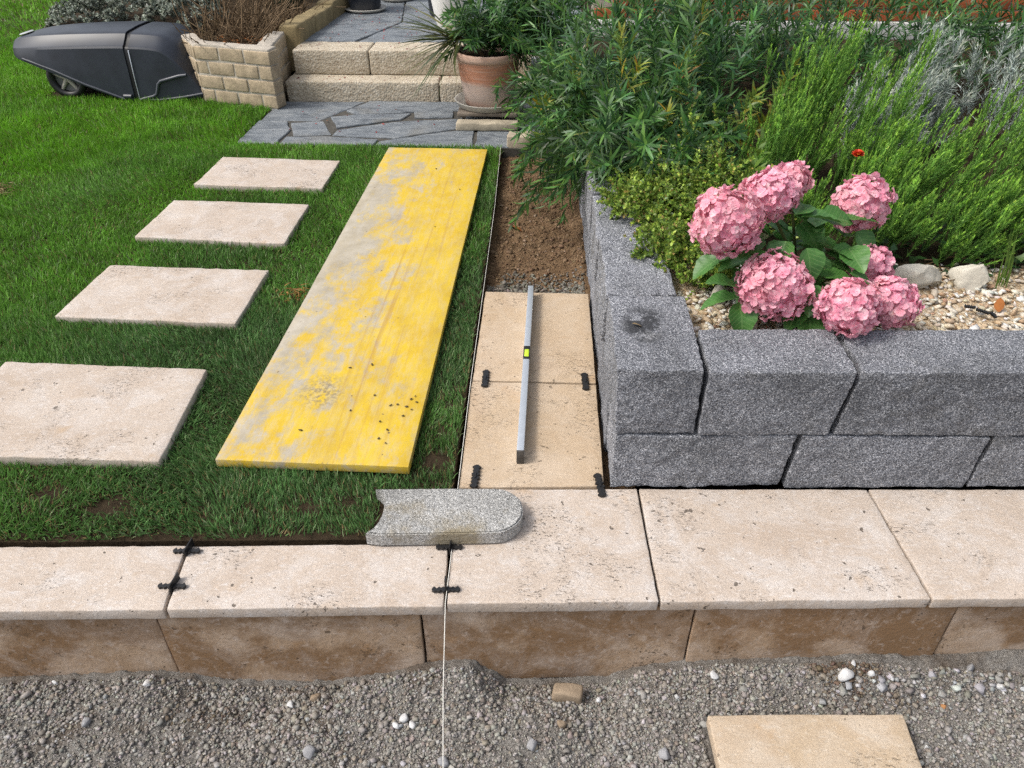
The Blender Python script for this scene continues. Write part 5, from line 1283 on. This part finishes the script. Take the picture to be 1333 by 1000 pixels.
# ------------------------------------------------------------------ lawn grass
HOLES = [[tuple(p) for p in q] for q, _ in STEPPERS] + [PQ, [(-.43, 1.505), (-.05, 1.515), (-.05, 1.35), (-.43, 1.34)]]
def lawn_front(x): return 1.303 + .0475 * (x + 1.369) + .022
def grass_zone(n, x0, x1, y0, y1, hgt, wid, full, seed):
    rg = np.random.default_rng(seed)
    P = np.stack([rg.uniform(x0, x1, n), rg.uniform(y0, y1, n), np.full(n, -.006)], 1)
    k = (P[:, 0] > -(P[:, 1] * .70 + .62)) & (P[:, 1] > lawn_front(P[:, 0])) & in_poly(P, LAWN) & (P[:, 0] < -.229)
    for h_ in HOLES: k &= ~in_poly(P, h_, -.012)
    k &= ~in_poly(P, [A, B, C, (-1.9, 9), (-4.2, 9), (-3.6, 6.05), (-2.7, 5.97), D]) & ~in_poly(P, [(-3.40, 5.3), (-2.3, 5.26), (-2.3, 5.75), (-3.40, 5.75)])
    # thin and bare patches along the worn strip and the front edge
    bare = vn(P * np.array([9, 9, 1]), 31) * .5 + vn(P * np.array([22, 22, 1]), 32) * .4
    worn = np.exp(-((P[:, 1] - 1.45) / .16) ** 2) * .32 + np.exp(-((P[:, 0] + .29) / .06) ** 2) * .30 * (P[:, 1] < 2.4) + np.exp(-((P[:, 1] - lawn_front(P[:, 0])) / .022) ** 2) * .6
    spots_ = [(-.285, 1.665, .05), (-.30, 1.80, .045), (-.27, 1.93, .03), (-.62, 1.47, .035), (-1.15, 1.46, .05), (-1.35, 1.5, .05), (-.78, 1.44, .03), (-.50, 1.49, .03)]
    for sx, sy, sr in spots_: worn += .85 * np.exp(-(((P[:, 0] - sx) / sr) ** 2 + ((P[:, 1] - sy) / (sr * .8)) ** 2))
    k &= rg.uniform(0, 1, n) < np.clip(1.25 - worn * (1.0 + bare) - np.clip(bare - .35, 0, 1), .03, 1)
    P = P[k]; n = len(P); worn = worn[k]
    # lie of the grass drifts over the lawn
    la = 2.5 * vn(P * np.array([1.6, 1.6, 1]), 41) + 1.4 * vn(P * np.array([6, 6, 1]), 42) + 3.6
    lie = .35 + .35 * vn(P * np.array([3, 3, 1]), 43)
    a = rg.uniform(0, 6.28, n); ls = np.abs(rg.normal(.25, .3, n))
    D_ = np.stack([np.cos(a) * ls + np.cos(la) * lie, np.sin(a) * ls + np.sin(la) * lie, np.ones(n)], 1)
    fa = rg.uniform(0, 6.28, n); N_ = np.stack([np.cos(fa), np.sin(fa), np.full(n, .25)], 1)
    h_ = hgt * rg.uniform(.55, 1.25, n) * (1 + .25 * vn(P * np.array([5, 5, 1]), 44)) * (1 - .35 * np.clip(worn, 0, 1))
    V, F, mm = blades(P, D_, N_, h_, wid * rg.uniform(.7, 1.25, n), rg.uniform(-.1, .7, n), ((0, .8), (.55, .9), (1, 0)) if full else ((0, 1.0), (1, 0)))
    # fresh green up the lawn and to the left, duller and bluer near the work
    fresh = np.clip((P[:, 1] - 2.0) / 2.4, 0, 1) * .55 + np.clip((-.9 - P[:, 0]) / 1.6, 0, 1) * .45
    fresh = np.clip(fresh + .28 * vn(P * np.array([2.2, 2.2, 1]), 45), 0, 1)[:, None]
    dull = np.array([[.108, .225, .068]]); fr = np.array([[.17, .40, .028]])
    c = dull * (1 - fresh) + fr * fresh
    c = c * (1 + .22 * vn(P * np.array([7, 7, 1]), 46))[:, None]
    pale = rg.uniform(0, 1, n) < .13 - .07 * fresh[:, 0]; c[pale] = c[pale] * .3 + np.array([[.30, .36, .20]]) * .7
    dry = rg.uniform(0, 1, n) < .04 + .14 * np.clip(worn, 0, 1); c[dry] = np.array([[.25, .185, .085]])
    c = np.clip(c * (1 + rg.normal(0, .2, (n, 1))), .006, .6)
    return V, F, np.repeat(c, mm, 0)
Z_ = [grass_zone(135000, -2.2, -.22, 1.2, 2.5, .031, .0014, True, 1), grass_zone(130000, -2.9, -.22, 2.5, 4.42, .032, .0018, True, 2), grass_zone(150000, -5.2, -1.7, 3.9, 7.0, .040, .0034, False, 3), grass_zone(45000, -8.0, -3.4, 6.4, 11.5, .045, .0065, False, 4)]
V, F, T = cat(Z_)
tag(link('lawn_grass', mesh_np('lawn_grass', V, F, T), GRASS), 'short green lawn grass around stepping stones and yellow panel', 'grass', kind='stuff')
# dry clumps of cut grass
def clump(x, y, n, r_, lab, L=.05, pal=((.34, .27, .13), (.26, .17, .07))):
    P = np.stack([x + RNG.normal(0, r_, n), y + RNG.normal(0, r_ * .7, n), np.abs(RNG.normal(.02, .014, n))], 1)
    V, F, mm = blades(P, RNG.normal(0, 1, (n, 3)) * [1, 1, .35], RNG.normal(0, .5, (n, 3)) + [0, 0, 1], RNG.uniform(.5, 1.2, n) * L, .002, .3)
    tag(link('dry_clump', mesh_np('dry_clump', V, F, np.repeat(tints(n, pal, [1] * len(pal)), mm, 0)), GRASS), lab, 'dry grass', 'dry clumps on the lawn', kind='stuff')
clump(-2.745, 3.60, 200, .05, 'pale dry clump on the lawn at the left picture edge')
clump(-.955, 2.62, 70, .028, 'orange-brown dry tuft against the left edge of the yellow panel', .04, ((.40, .20, .06), (.30, .15, .05)))
print('objects', len(bpy.data.objects), 'tris', sum(len(m.polygons) * 1 for m in bpy.data.meshes))
